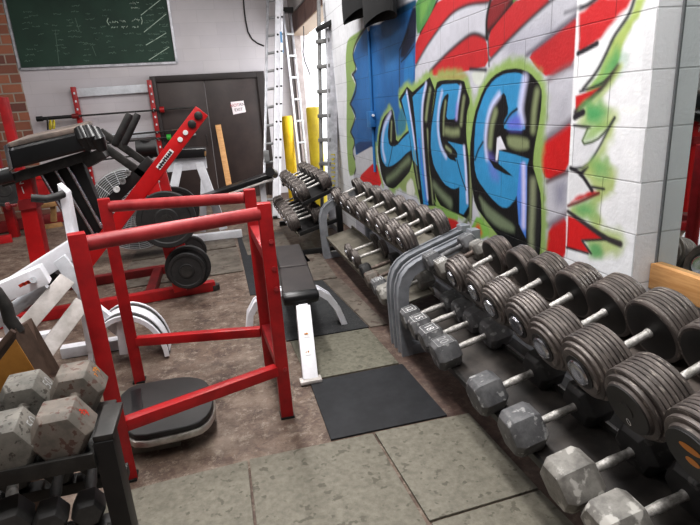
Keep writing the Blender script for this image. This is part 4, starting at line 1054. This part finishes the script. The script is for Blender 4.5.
# ================================================================ WHITE LEVER MACHINE
wm = thing('lever_machine', 'white plate-loaded lever machine with tilted beams, cut by the left edge', 'machine', (-1.0, 3.1, 0))
def B(n, p, q, w, h, m=white, up=(0, -1, 0), bev=.006, parent=None): return part(n, MB().beam(p, q, w, h, up), m, parent or wm, bev)
a = at(62, 190, 3.3); b = fl(94, 350); b.y = 3.3
up_ = part('upright', MB().prism([at(57, 184, 3.28), at(67, 193, 3.28), at(98, 352, 3.28), at(87, 352, 3.28)], (0, .10, 0)), white, wm, .004)
part('grip', MB().tube([at(63, 194, 3.26), at(56, 197, 3.22), at(46, 199, 3.2), at(31, 198, 3.18)], .022, 14), rubber, up_)
B('lever_arm', at(-30, 314, 3.12), at(84, 241, 3.22), .10, .155)
p_ = B('weight_arm', at(-30, 306, 2.86), at(46, 273, 2.92), .10, .105)
mk = MB()
for k in range(3):
    q = at(20 + k * 4.2, 286 - k * 1.8, 2.80); mk.ribbon([q, q + V((.018, 0, .008))], .016, (0, -1, 0))
part('red_lettering', mk, label_red, p_)
part('bolt', MB().cyl(at(33, 280, 2.86), at(33, 280, 2.80), .016), white_dull, p_)
part('cross_plate', MB().prism([at(53, 263, 3.05), at(64, 255, 3.05), at(86, 284, 3.05), at(78, 296, 3.05)], (0, .03, 0)), white_dull, wm, .004)
B('strut', at(67, 279, 2.98), at(10, 344, 2.78), .085, .09, white_dirty)
B('strut', at(82, 303, 3.02), at(33, 368, 2.78), .085, .09, white_dirty)
part('counter_tube', MB().cyl(at(-6, 324, 2.95), at(46, 285, 3.0), .036), white_dull, wm)
B('strut', at(10, 318, 3.05), at(26, 372, 2.8), .06, .07)
part('weight_box', MB().prism([at(38, 262, 3.25), at(60, 276, 3.25), at(60, 292, 3.25), at(44, 304, 3.25), at(20, 306, 3.25), at(26, 288, 3.25)], (0, .16, 0)), black_steel, wm, .006)
for p, q in (((-40, 352), (62, 334)), ((62, 352), (130, 341))):
    a, b = fl(*p, .04), fl(*q, .04); B('base_rail', a, b, .08, .075, up=(0, 0, 1))
a, b = at(98, 312, 3.42), at(124, 332, 3.42); B('brace', at(80, 298, 3.42), b, .08, .06)
B('arch_post', at(123, 318, 3.40), at(127, 352, 3.40), .08, .085)
ang = [PI * k / 20 for k in range(21)]
rc = V((-.70, 3.43, 0.02)); rr = .225
pts = [(rc.x - rr * 1.0 * math.cos(q), rc.y, rc.z + .30 * math.sin(q)) for q in ang]
ar = part('arched_leg', MB().sweep(pts, [(-.14, .012), (.14, .012), (.14, -.016), (.115, -.016), (.115, -.006), (.055, -.006), (.055, -.016), (-.055, -.016), (-.055, -.006), (-.115, -.006), (-.115, -.016), (-.14, -.016)], (0, 1, 0)), white, wm, sharp=.9)
for s in (-1, 1):
    part('dark_inlay', MB().sweep(pts, [(s*.085 - .0295, -.006), (s*.085 + .0295, -.006), (s*.085 + .0295, -.010), (s*.085 - .0295, -.010)], (0, 1, 0)), black_worn, ar, sharp=.9)

# amber panel with bent handle, standing behind the black rack
ap_ = thing('wooden_box', 'brown framed box with an amber face and bent metal handle behind the black rack', 'box', (-.85, 2.05, 0))
Yp = 1.98
pA, pB, pC, pD = at(14, 330, Yp), at(47, 380, Yp - .02), at(8, 415, Yp - .03), at(-40, 392, Yp - .03)
nv = V((.05, .12, .02))
part('frame_box', MB().prism([pA, at(27, 322, Yp + .1), at(58, 376, Yp + .1), pB, pC, pD], (0, .05, 0)), brown_frame, ap_, .004)
part('frame_top', MB().beam(pA + V((0, -.006, 0)), pD + V((0, -.006, 0)), .02, .022, (0, -1, 0)), brown_frame, ap_, .003)
part('amber_face', MB().prism([at(16, 339, Yp - .01), at(42, 381, Yp - .03), at(8, 408, Yp - .03), at(-10, 374, Yp - .02)], (0, -.006, 0)), amber, ap_, .002)
part('bent_handle', MB().tube([at(-30, 270, 2.02), at(-4, 292, 2.02), at(6, 306, 2.02), at(10, 320, 2.02), at(19, 332, 2.02)], .022, 12), black_worn, ap_)
part('support_post', MB().beam((pD.x + .12, Yp + .04, 0), (pD.x + .12, Yp + .04, pD.z + .05), .06, .05, (0, 1, 0)), brown_frame, ap_, .003)

# ================================================================ RED LEG PRESS
Y1, Y2 = 4.42, 5.22
lp = thing('leg_press', 'large red leg press machine with black sled and padded back, left of the stand', 'machine', (-.9, 4.8, 0))
def Bl(n, p, q, w, h, m=red_bright, up=(0, -1, 0), bev=.006, parent=None): return part(n, MB().beam(p, q, w, h, up), m, parent or lp, bev)
for Y, rails in ((Y1, ((-2.0, 4.36), (-.155, 4.60))), (Y2, ((-2.0, 5.16), (-.45, 5.36)))):
    (xa, ya), (xb_, yb) = rails
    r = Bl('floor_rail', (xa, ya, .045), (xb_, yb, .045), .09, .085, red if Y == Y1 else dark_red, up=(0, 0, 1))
    part('rubber_foot', MB().lathe([(0, .05), (.05, .05), (.055, .04)], (xb_ - .01, yb, 0), (0, 0, 1), 16), black_worn, r)
Bl('cross_rail', (-1.75, Y1, .045), (-1.75, Y2, .045), .08, .08, dark_red, up=(0, 0, 1))
Bl('cross_rail', (-.70, Y1 + .1, .045), (-.70, Y2 + .1, .045), .08, .08, dark_red, up=(0, 0, 1))
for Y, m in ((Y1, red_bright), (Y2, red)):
    a, b = at(202, 111, Y1), at(112, 229, Y1); a.y = b.y = Y
    b = a + (b - a) * 1.28
    g = Bl('diagonal_beam', a, b, .07, .112, m, up=(.7, 0, .7))
    for f in (.03, .085):
        q = a.lerp(b, f); part('bolt', MB().lathe([(0, .032), (.012, .032), (.018, .02), (.018, 0)], q + V((0, -.036, 0)), (0, -1, 0), 14), black_worn, g)
    for f in (.14, .185):
        q = a.lerp(b, f); part('bolt', MB().lathe([(0, .020), (.010, .020), (.012, 0)], q + V((0, -.036, 0)), (0, -1, 0), 12), label_white, g)
    if Y == Y1:
        q0, q1 = a.lerp(b, .255), a.lerp(b, .375); n_ = V((0, -1, 0))
        part('maker_label', MB().beam(q0 + V((0, -.0365, 0)), q1 + V((0, -.0365, 0)), .003, .038, (.7, 0, .7)), label_white, g)
        mk = MB(); dd = (q1 - q0) / 9; perp = V((dd.z, 0, -dd.x)).normalized() * .012
        for k in range(1, 9):
            c = q0 + dd * k + V((0, -.0395, 0)); mk.ribbon([c - perp, c + perp * R2.uniform(.3, 1)], .012, n_)
            mk.ribbon([c - perp * R2.uniform(-.6, .8), c + dd * .8 - perp * R2.uniform(-.5, .8)], .010, n_)
        part('label_lettering', mk, ink_dark, g)
    q = a.lerp(b, .44); e = V((at(176, 262, Y1).x, Y, .09))
    Bl('prop_leg', q, e, .06, .10, m, up=(1, 0, .3))
# sled: back slab, chrome guide bars, roller beam
sA = [at(38, 168, 4.5), at(80, 157, 4.5), at(107, 224, 4.5), at(86, 250, 4.5)]
slb = part('sled_plate', MB().prism(sA, (0, .10, 0)), black_steel, lp, .008)
for x0, y0, x1, y1 in ((39, 170, 84, 248), (53, 166, 97, 240), (66, 163, 102, 228)):
    part('guide_bar', MB().cyl(at(x0, y0, 4.47), at(x1, y1, 4.47), .014, seg=12), chrome if x0 != 70 else alu_d, slb)
part('sled_foot', MB().prism([at(88, 240, 4.46), at(97, 232, 4.46), at(104, 238, 4.46), at(94, 249, 4.46)], (0, -.05, 0)), alu_d, slb, .004)
rb = part('roller_beam', MB().beam(at(152, 160, 4.52), at(106, 207, 4.52), .09, .085, (.7, 0, .7)), black_steel, lp, .006)
for x, y, r, m in ((117, 189, .024, label_white), (123, 181, .024, alu_d), (128, 173, .022, alu_d)):
    part('roller', MB().lathe([(0, r), (.03, r), (.03, r * .5), (.02, r * .45), (.02, 0)], at(x, y, 4.45), (0, -1, 0), 20), m, rb)
for p, q, Y in (((100, 131), (149, 165), 4.95), ((96, 141), (151, 180), 4.50)):
    br = part('carriage_bar', MB().beam(at(*p, Y), at(*q, Y), .05, .062, (.5, 0, .8)), black_worn, lp, .008)
    part('bar_end', MB().beam(at(q[0] - 2, q[1] - 2, Y - .01), at(q[0] + 6, q[1] + 5, Y - .01), .062, .072, (.5, 0, .8)), alu_d, br, .005)
for p, q, Y in (((130, 114), (114, 146), 4.62), ((138, 114), (123, 146), 4.95)):
    part('foam_handle', MB().lathe([(0, .02), (.01, .027), (.03, .030), ((at(*p, Y) - at(*q, Y)).length - .02, .030), ((at(*p, Y) - at(*q, Y)).length, .024)], at(*q, Y), at(*p, Y) - at(*q, Y), 16), rubber, lp)
# thick back pad with worn top
pc = [at(6, 149, 4.15), at(82, 131, 4.15), at(89, 150, 4.15), at(12, 170, 4.15)]
pdd = part('back_pad', MB().prism(pc, (-.02, .52, .035)), vinyl, lp, .04, seg=3)
pu = [at(5, 149, 4.18), at(7, 143, 4.18), at(80, 126, 4.18), at(83, 131, 4.18)]
part('worn_top', MB().prism(pu, (-.02, .50, .035)), vinyl_top, pdd, .012)
part('chrome_band', MB().prism([at(3, 146, 4.13), at(7, 144, 4.13), at(13, 168, 4.13), at(9, 172, 4.13)], (-.02, .54, .035)), chrome, pdd, .006)
for k, (x, y) in enumerate(((84, 138), (91, 137), (98, 139))):
    part('end_roll', MB().tube([at(x - 4, y - 9, 4.2), at(x, y, 4.16), at(x + 4, y + 10, 4.2)], [.042, .052, .038], 16), vinyl, pdd)
part('pad_bracket', MB().prism([at(78, 158, 4.3), at(100, 148, 4.3), at(106, 157, 4.3), at(88, 168, 4.3)], (0, .3, 0)), black_worn, lp, .006)
part('pad_rail', MB().beam(at(2, 182, 4.3), at(92, 154, 4.35), .09, .07, (0, 0, 1)), black_worn, lp, .006)
part('side_roll', MB().cyl(at(-20, 182, 4.15), at(12, 174, 4.2), .055, seg=20), vinyl, lp)
# seat column with number marks and sleeve
a, b = at(27, 172, Y1), at(50, 292, Y1)
cl = part('seat_column', MB().prism([at(14, 177, 4.36), at(29, 173, 4.36), at(54, 296, 4.36), at(37, 300, 4.36)], (0, .12, 0)), red_bright, lp, .005)
part('column_sleeve', MB().prism([at(17, 201, 4.33), at(35, 198, 4.33), at(37, 208, 4.33), at(19, 211, 4.33)], (0, .18, 0)), red_worn, cl, .006)
part('column_top', MB().prism([at(13, 179, 4.33), at(29, 174, 4.33), at(28, 168, 4.33), at(12, 173, 4.33)], (0, .18, 0)), alu_d, cl, .005)
part('sleeve_knob', MB().lathe([(0, .012), (.04, .012), (.045, .028), (.07, .028), (.075, .015)], at(17, 205, 4.36), (-1, -.3, 0), 14), red_worn, cl)
for x, y, s in ((20.5, 181, '2'), (23, 190.5, '1')):
    text_mesh('position_number', s, .075, at(x, y, 4.352), (0, -1, 0), (-.1, 0, 1), label_white, cl, keep=False)

# loose weight plates of the leg press
def plate(name_label, c, r, th, ax=(0, -1, 0), m=rubber, stack=1, group='black weight plates on the leg press'):
    t = thing('weight_plate', name_label, 'weight plate', V(c) - V((0, 0, r)), group)
    d = V(ax).normalized()
    part('disc', MB().lathe([(0, .028), (0, r * .40), (.004, r * .42), (.004, r * .80), (0, r * .84), (0, r * .97), (.005, r), (th - .005, r), (th, r * .97), (th, r * .84), (th - .007, r * .80), (th - .007, r * .42), (th, r * .38), (th, .028)], V(c), d, 48), m, t)
    part('hub_ring', MB().lathe([(0, .045), (.004, .045), (.004, .028)], V(c) + d * th, d, 24), black_worn, t)
    return t
cpl = at(167, 219, 4.30)
plate('large black weight plate hanging on the near side of the leg press', cpl, .225, .05, m=rubber)
c2 = at(176, 209, 5.42); plate('black weight plate partly hidden behind the large near plate', c2, .225, .05)
e = at(188, 268, 4.36); e.z = max(e.z, .285)
plate('small black weight plate facing the viewer at the leg press floor rail end', e + V((-.01, -.005, -.012)), .150, .05)
plate('black weight plate second in the stack on the leg press floor rail end', e + V((0, .055, 0)), .185, .05)
e2 = at(191, 247, 5.35); plate('small black plate low behind the leg press plates, on the far rail', V((e2.x, 5.35, .21)), .15, .05)
part('storage_peg', MB().cyl((e.x, e.y - .02, e.z), (e.x, 4.56, e.z), .024).beam((e.x, 4.56, e.z + .03), (e.x, 4.56, .05), .05, .05, (0, 1, 0)), black_worn, lp)
part('plate_peg', MB().cyl(cpl + V((0, -.055, 0)), V((cpl.x, 5.46, cpl.z)), .024), black_worn, lp)
part('far_weight_horn', MB().cyl(at(137, 150, 5.5), at(157, 148, 5.5), .085, seg=20).cyl(at(146, 140, 5.5), at(147, 158, 5.5), .06, seg=16), black_steel, lp)

# ================================================================ DRUM FAN
fc = at(133, 210, 6.05); fr_ = .44
fn = thing('drum_fan', 'large grey floor drum fan with wire grille behind the leg press', 'fan', (fc.x, 6.2, 0))
part('drum', MB().lathe([(0, fr_), (.03, fr_ + .012), (.30, fr_ + .012), (.33, fr_), (.33, fr_ - .015), (0, fr_ - .015)], fc, (0, 1, 0), 48), fan_drum, fn)
gm = MB()
for k in range(1, 22): 
    r = fr_ * k / 21; gm.tube([fc + V((r * math.cos(2*PI*i/40), -.05 * (1 - (r / fr_) ** 2), r * math.sin(2*PI*i/40))) for i in range(40)], .0042, 4, closed=True)
for k in range(24):
    q = 2*PI*k/24; gm.tube([fc + V((fr_ * f * math.cos(q), -.05 * (1 - f * f) - .004, fr_ * f * math.sin(q))) for f in (.12, .4, .7, 1.0)], .0042, 4)
part('wire_grille', gm, mesh_grey, fn)
part('hub_badge', MB().lathe([(0, .06), (.012, .055), (.014, 0)], fc + V((0, -.052, 0)), (0, -1, 0), 24), fan_drum, fn)
bl = MB()
for k in range(4):
    q = 2*PI*k/4 + .4; u = V((math.cos(q), 0, math.sin(q))); v_ = V((-math.sin(q), .35, math.cos(q)))
    bl.prism([fc + V((0, .15, 0)) + u * .06 - v_ * .05, fc + V((0, .15, 0)) + u * .40 - v_ * .12, fc + V((0, .15, 0)) + u * .42 + v_ * .10, fc + V((0, .15, 0)) + u * .06 + v_ * .05], (0, .008, 0))
bl.cyl(fc + V((0, .10, 0)), fc + V((0, .24, 0)), .07)
part('fan_blades', bl, mesh_grey, fn)
for s in (-1, 1): part('floor_stand', MB().tube([(fc.x + s * .30, 5.98, .02), (fc.x + s * .32, 6.2, .02), (fc.x + s * .32, 6.45, .02), (fc.x + s * .36, 6.25, .2)], .02, 8), black_steel, fn)

# ================================================================ WHITE DECLINE BENCH AT THE BACK
YB = 6.78
db = thing('decline_bench', 'tall white frame bench with black seat and a long sloping black board', 'bench', (-.2, YB, 0))
def Bw(n, p, q, w=.07, h=.11, m=white, bev=.006, up=(0, -1, 0)): return part(n, MB().beam(p, q, w, h, up), m, db, bev)
def bz(p, z): p = V(p); p.z = z; return p
part('base_rail', MB().beam(fl(172, 241, .05), fl(242, 233, .05), .10, .09), white, db, .006)
la, lb_ = at(179, 164, YB), at(174, 190, YB); la2 = la + (lb_ - la) * (la.z / (la.z - lb_.z)) * .985
Bw('leg', la, bz(la2, .08), .10, .11)
ra, rb_ = at(199, 162, YB), at(224, 232, YB); Bw('leg', ra, bz(rb_, .09), .10, .13)
rc_ = at(204, 180, YB); Bw('leg', rc_, bz(at(203, 232, YB), .09), .08, .10)
Bw('top_rail', at(166, 163, YB), at(206, 159, YB), .22, .09)
part('seat', MB().prism([at(163, 150, YB - .12), at(206, 148, YB - .12), at(206, 157, YB - .12), at(163, 160, YB - .12)], (0, .34, 0)), vinyl, db, .02, seg=3)
part('seat_trim', MB().prism([at(204.5, 151, YB - .13), at(206, 151, YB - .13), at(206, 156, YB - .13), at(204.5, 156, YB - .13)], (0, -.006, 0)), wood_old, db)
P0, P1 = at(196, 200, 6.55), at(272, 174, 6.45)
ib = part('sloping_board', MB().beam(P0, P1, .30, .06, (0, 0, 1)), vinyl, db, .02, seg=3)
part('edge_strip', MB().beam(P0 + V((0, -.155, -.040)), P1 + V((0, -.155, -.040)), .02, .022, (0, 0, 1)), white_dirty, ib, .003)
part('end_roller', MB().cyl(at(270, 172, 6.25), at(274, 174, 6.65), .055, seg=20), vinyl, db)
pm = P0.lerp(P1, .86)
part('board_post', MB().beam(bz(pm, pm.z - .06), bz(pm, .03), .07, .07, (0, 1, 0)), white, db, .005)
part('board_foot', MB().box((pm.x, pm.y, .02), (.08, .44, .04)), white, db, .004)

# ================================================================ BARBELL RACK ON THE BACK WALL
YR = BY - .09
rk = thing('barbell_rack', 'two perforated red posts with a white plank on the back wall, holding barbells', 'rack', (-1.5, BY, 0))
posts = []
for p, q in (((73, 87), (93, 178)), ((149, 80), (160, 150))):
    a, b = at(*p, YR), at(*q, YR); b = a + V((0, 0, -a.z + .0)); posts.append(a.x)
    ps = part('upright', MB().beam(a, b, .075, .07, (0, 1, 0)), dark_red if 0 else red, rk, .004)
    hm_ = MB(); z = a.z - .10
    while z > .25:
        hm_.box((a.x + .008, YR - .039, z), (.026, .006, .035)); z -= .125
    part('post_holes', hm_, white_dull, ps)['kind'] = 'stuff'
a, b = at(76, 93, YR + .03), at(149, 88, YR + .03)
part('top_plank', MB().beam(a, b, .04, .13, (0, 0, 1)), white_dull, rk, .003)
mk = MB()
part('wall_cleat', MB().box(((posts[0] + posts[1]) / 2, YR + .05, 1.25), (posts[1] - posts[0], .03, .10)), white_dull, rk)
bars = [((38, 119), (197, 107), 'topmost barbell on the back wall rack, with black sleeve and red collar', True, ink_red, 162),
        ((104, 137), (186, 129), 'second barbell on the back wall rack, thin and plain', False, None, 0),
        ((100, 144), (196, 134.5), 'third barbell on the back wall rack, with a green clip', False, green_clip, 169),
        ((84, 162), (150, 154), 'lowest visible barbell on the back wall rack, behind the leg press', False, None, 0)]
for p, q, lbx, sl_, cm, cx in bars:
    a, b = at(*p, YR - .075), at(*q, YR - .075)
    t = thing('barbell', lbx, 'barbell', (a + b) / 2, 'barbells on the back wall rack')
    part('shaft', MB().cyl(a, b, .015, seg=10), black_worn, t)
    if sl_:
        part('sleeve', MB().cyl(a, a.lerp(b, .235), .028, seg=14), black_steel, t)
        part('sleeve_end', MB().cyl(a - (b - a).normalized() * .02, a + (b - a).normalized() * .07, .042, seg=14), black_steel, t)
        part('collar', MB().cyl(a.lerp(b, .205), a.lerp(b, .245), .040, seg=14), dark_red, t)
    else:
        part('sleeve', MB().cyl(a.lerp(b, .82), b, .022, seg=12), alu_d if cm else brown_frame, t)
    if cm:
        c = at(cx, p[1] + (q[1] - p[1]) * (cx - p[0]) / (q[0] - p[0]), YR - .075); d = (b - a).normalized()
        part('clip', MB().cyl(c - d * .035, c + d * .035, .05, seg=14), red if cm is ink_red else cm, t)
    for x in posts:
        yy = a.lerp(b, (x - a.x) / (b.x - a.x))
        if a.x < x < b.x: part('hook', MB().tube([(x, YR - .03, yy.z - .02), (x, YR - .075, yy.z - .024), (x, YR - .105, yy.z - .005)], .009, 6), alu_d, rk)
lp_ = MB()
for k, x in enumerate((50.5, 54)):
    c = at(x, 121.5, YR - .075); lp_.tube([c + V((.018 * math.cos(q) * 1.2 + .03 * (math.sin(q) - 1) * .5, -.034 * math.cos(q), .075 * (math.sin(q) - .72))) for q in [2*PI*i/18 for i in range(18)]], .010, 6, closed=True)
tag(lp_.build('resistance_band', label_yellow, None), 'yellow elastic loops hanging on the topmost barbell', 'band')
tag(MB().tube([at(47, 118, YR - .11), at(47.5, 122, YR - .115), at(48, 130, YR - .11)], .012, 6).build('strap', black_steel, None), 'short black strap hanging on the topmost barbell end', 'strap')

# ================================================================ LADDERS, BOLLARDS, CORD
l1 = thing('extension_ladder', 'tall aluminium extension ladder leaning in the back corner by the door', 'ladder', (.8, 8.2, 0))
def ladder_rail(px0, py0, Y0, px1, py1, Y1_, w, h, m, nm='rail', parent=None):
    a, b = at(px0, py0, Y0), at(px1, py1, Y1_)
    return part(nm, MB().beam(a, b, w, h, (0, 1, 0)), m, parent or l1, .004)
def down_to_floor(px, py, Y, x): p = at(px, py, Y); return V((x, Y, 0))
tA, tB = at(268, -16, 8.9), at(278, -18, 8.9)
bA, bB = V((.55, 7.55, 0)), V((.72, 7.55, 0))
part('rail', MB().beam(tA, bA, .035, .085, (0, 1, 0)), alu, l1, .004); part('rail', MB().beam(tB, bB, .075, .085, (0, 1, 0)), white, l1, .004)
n = 13
for k in range(1, n):
    f = k / n; part('rung', MB().cyl(tA.lerp(bA, f), tB.lerp(bB, f), .021, seg=10), alu_d, l1)
tC = tB + V((.055, -.06, 0)); bC = bB + V((.055, -.06, 0))
part('fly_rail', MB().beam(tC, bC, .035, .08, (0, 1, 0)), white, l1, .004)
mk = MB()
for k in range(10):
    f = .16 + k * .074
    for c in (tB.lerp(bB, f), tC.lerp(bC, f)): mk.cyl(c + V((0, -.044, 0)), c + V((0, -.052, 0)), .016, seg=8)
part('rivets', mk, black_worn, l1)['kind'] = 'stuff'
part('rung_lock', MB().box(tA.lerp(bA, .74) + V((.02, -.07, 0)), (.08, .05, .16)), alu_d, l1, .006)
part('blue_sticker', MB().box(tC.lerp(bC, .27) + V((0, -.043, 0)), (.03, .003, .30)), mat('blue_sticker', (0.36, 0.52, 0.66)), l1)
for c in (bA, bB): part('shoe', MB().box(c + V((0, -.01, .02)), (.06, .14, .04)), black_steel, l1, .004)

l2 = thing('step_ladder', 'narrow white folding ladder leaning beside the side doorway behind the first bollard', 'ladder', (1.25, 8.5, 0))
a, b = at(283, 12, 8.95), at(298, 150, 8.35); b = a + (b - a) * (a.z / (a.z - b.z)); part('rail', MB().beam(a, b, .03, .075, (0, 1, 0)), white, l2, .004)
a2, b2 = a + V((.13, .1, 0)), b + V((.13, .1, 0)); part('rail', MB().beam(a2, b2, .03, .075, (0, 1, 0)), alu, l2, .004)
for k in range(1, 9): part('step', MB().beam(a.lerp(b, k / 9), a2.lerp(b2, k / 9), .07, .03, (0, 0, 1)), alu_d, l2, .003)
part('top_cap', MB().box((a + a2) / 2 + V((0, 0, .03)), (.20, .16, .07)), black_steel, l2, .008)

l3 = thing('step_ladder', 'grey folding stepladder with black top cap leaning where the painted wall begins', 'ladder', (1.40, 6.7, 0))
ta, tb = at(317, -2, 6.95), at(331, 29, 6.75)
fa, fb = V((1.24, 6.62, 0)), V((1.36, 6.50, 0))
part('rear_rail', MB().beam(ta + V((.02, 0, 0)), fa, .035, .07, (0, 1, 0)), alu_d, l3, .004)
fr3 = part('front_rail', MB().beam(tb, fb, .125, .04, (0, 1, 0)), alu, l3, .004)
part('rear_rail', MB().beam(tb + V((.07, .08, -.1)), fb + V((.07, .08, 0)), .03, .06, (0, 1, 0)), alu_d, l3, .004)
for k in range(1, 8):
    z = .22 + k * .295; part('step', MB().beam(ta.lerp(fa, 1 - z / ta.z), tb.lerp(fb, 1 - z / tb.z), .10, .045, (0, 0, 1)), alu_d, l3, .003)
cp = at(325, 26, 6.7); part('top_cap', MB().beam(at(317, 30, 6.72), at(334, 21, 6.72), .16, .055, (0, 0, 1)), black_steel, l3, .008)
part('cap_flange', MB().beam(at(334, 22, 6.70), at(335, 32, 6.70), .05, .03, (0, 1, 0)), black_steel, l3, .005)
mk = MB(); q0, q1 = tb.lerp(fb, .62), tb.lerp(fb, .80)
for k in range(9):
    c = q0.lerp(q1, k / 8) + V((0, -.0225, 0)); mk.ribbon([c + V((-.022, 0, .008)), c + V((.022, 0, .008)), c + V((.022 - .03 * (k % 2), 0, -.010))], .012, (0, -1, 0))
part('yellow_lettering', mk, label_yellow, fr3)['kind'] = 'stuff'

def bollard(px, py, Y, r, m, lb):
    t = at(px, py, Y); g = thing('bollard', lb, 'bollard', (t.x, Y, 0), 'yellow bollards at the side doorway')
    part('post', MB().lathe([(0, r), (t.z - .03, r), (t.z - .008, r * .94), (t.z, r * .8), (t.z, 0)], (t.x, Y, 0), (0, 0, 1), 28), m, g)
    part('base_collar', MB().lathe([(0, r + .03), (.02, r + .03), (.025, r)], (t.x, Y, 0), (0, 0, 1), 28), black_worn, g)
bollard(286.5, 116, 8.45, .085, yellow, 'bright yellow bollard between the ladders at the far side of the doorway')
bollard(313, 107, 7.75, .105, yellow_d, 'duller, wider yellow bollard on the near side of the side doorway')
tag(MB().tube([at(x, y, 8.3) for x, y in ((303.5, 26), (304, 40), (303, 52), (305, 62), (308, 69), (310, 75))], .008, 6).build('cord', black_steel, None), 'thin dark cord dangling in the bright side doorway', 'cord')

# ================================================================ THINGS AT THE FAR LEFT
rr_ = thing('red_power_rack', 'red steel rack frame at the far left against the brick wall', 'rack', (-3.0, 8.4, 0))
def Br(p, q, Y, w, m=red, nm='beam', Yq=None): return part(nm, MB().beam(at(*p, Y), at(*q, Yq or Y), w, w, (0, 1, 0)), m, rr_, .005)
for x, Y in ((at(8, 120, 8.3).x, 8.3), (at(-14, 120, 8.3).x, 8.3), (at(-14, 120, 9.4).x, 9.4)):
    part('upright', MB().box((x, Y, .95), (.11, .11, 1.9)), red, rr_, .005)
xa = at(8, 120, 8.3).x
part('top_beam', MB().beam((xa - .9, 8.3, 1.86), (xa, 8.3, 1.86), .1, .1), red, rr_, .005)
a, b = fl(-40, 234, .10), fl(118, 207, .10)
part('base_beam', MB().beam(a, b, .12, .16), dark_red, rr_, .006)
part('base_beam', MB().beam(fl(-40, 246, .05), fl(12, 238, .05), .12, .1), red, rr_, .006)
part('weight_horn', MB().cyl(at(-6, 196, 8.0), at(16, 190, 8.1), .05), black_steel, rr_)
for k, (x, y, r) in enumerate(((4, 190, .22), (11, 186, .19), (16, 184, .17))):
    plate(['black plate at the left edge, low on the red rack', 'black plate, middle of three low on the red rack', 'black plate, innermost of three low on the red rack'][k], at(x, y, 8.0 + .08 * k), r, .05, (.35, -1, 0), rubber, group='black plates low on the red rack')
ws = thing('sawhorse', 'low aged wooden trestle on the floor behind the red seat column', 'trestle', fl(52, 226))
part('post', MB().prism([at(50, 205, 7.0), at(55, 205, 7.0), at(56, 222, 7.0), at(50.5, 222, 7.0)], (0, .06, 0)), wood_old, ws, .003)
a, b = fl(38, 228, .03), fl(62, 224, .03); part('foot', MB().beam(a, b, .10, .06), wood_old, ws, .003)
part('top_board', MB().beam(at(34, 206, 7.0), at(60, 203, 7.0), .12, .05, (0, 0, 1)), wood_old, ws, .003)
bx = thing('toolbox', 'small red box standing on the wooden trestle behind the leg press', 'box', at(42, 204, 7.05))
part('box_body', MB().prism([at(35, 180, 6.95), at(48, 179, 6.95), at(49, 200, 6.95), at(34, 201, 6.95)], (0, .25, 0)), red, bx, .008)
part('box_lid', MB().prism([at(34.5, 180, 6.94), at(37, 175, 6.94), at(46, 174.5, 6.94), at(48.5, 179, 6.94)], (0, .27, 0)), red_bright, bx, .006)
part('handle', MB().tube([at(33, 182, 6.93), at(32, 176, 6.93), at(36, 169, 6.93), at(40, 172, 6.93)], .014, 8), white_dull, bx)

# ================================================================ LIGHT
def area(name, loc, size, energy, color=(1, 1, 1), rot=(0, 0, 0)):
    l = bpy.data.lights.new(name, 'AREA'); l.shape = 'RECTANGLE'; l.size, l.size_y = size; l.energy = energy; l.color = color
    o = bpy.data.objects.new(name, l); COL.objects.link(o); o.location = loc; o.rotation_euler = rot
    return o
for x, y, e in ((0.1, 0.6, 125), (0.1, 3.4, 125), (0.1, 6.2, 90), (-2.6, 2.0, 60), (-2.6, 5.5, 65)):
    area('ceiling_tube', (x, y, CEIL - 0.12), (0.35, 2.2), e, (1.0, 0.98, 0.96))
area('doorway_daylight', (WX + 1.2, 8.3, 2.2), (2.4, 2.4), 120, (0.96, 0.98, 1.0), (0, math.radians(75), 0))
w = bpy.data.worlds.new('sky'); SC.world = w; w.use_nodes = True
w.node_tree.nodes['Background'].inputs['Color'].default_value = (0.95, 0.98, 1.0, 1)
w.node_tree.nodes['Background'].inputs['Strength'].default_value = 2.2
SC.view_settings.view_transform = 'Standard'; SC.view_settings.look = 'None'
SC.view_settings.exposure = 0.12; SC.view_settings.gamma = 0.88
SC.cycles.use_denoising = True; SC.cycles.max_bounces = 8; SC.cycles.diffuse_bounces = 4
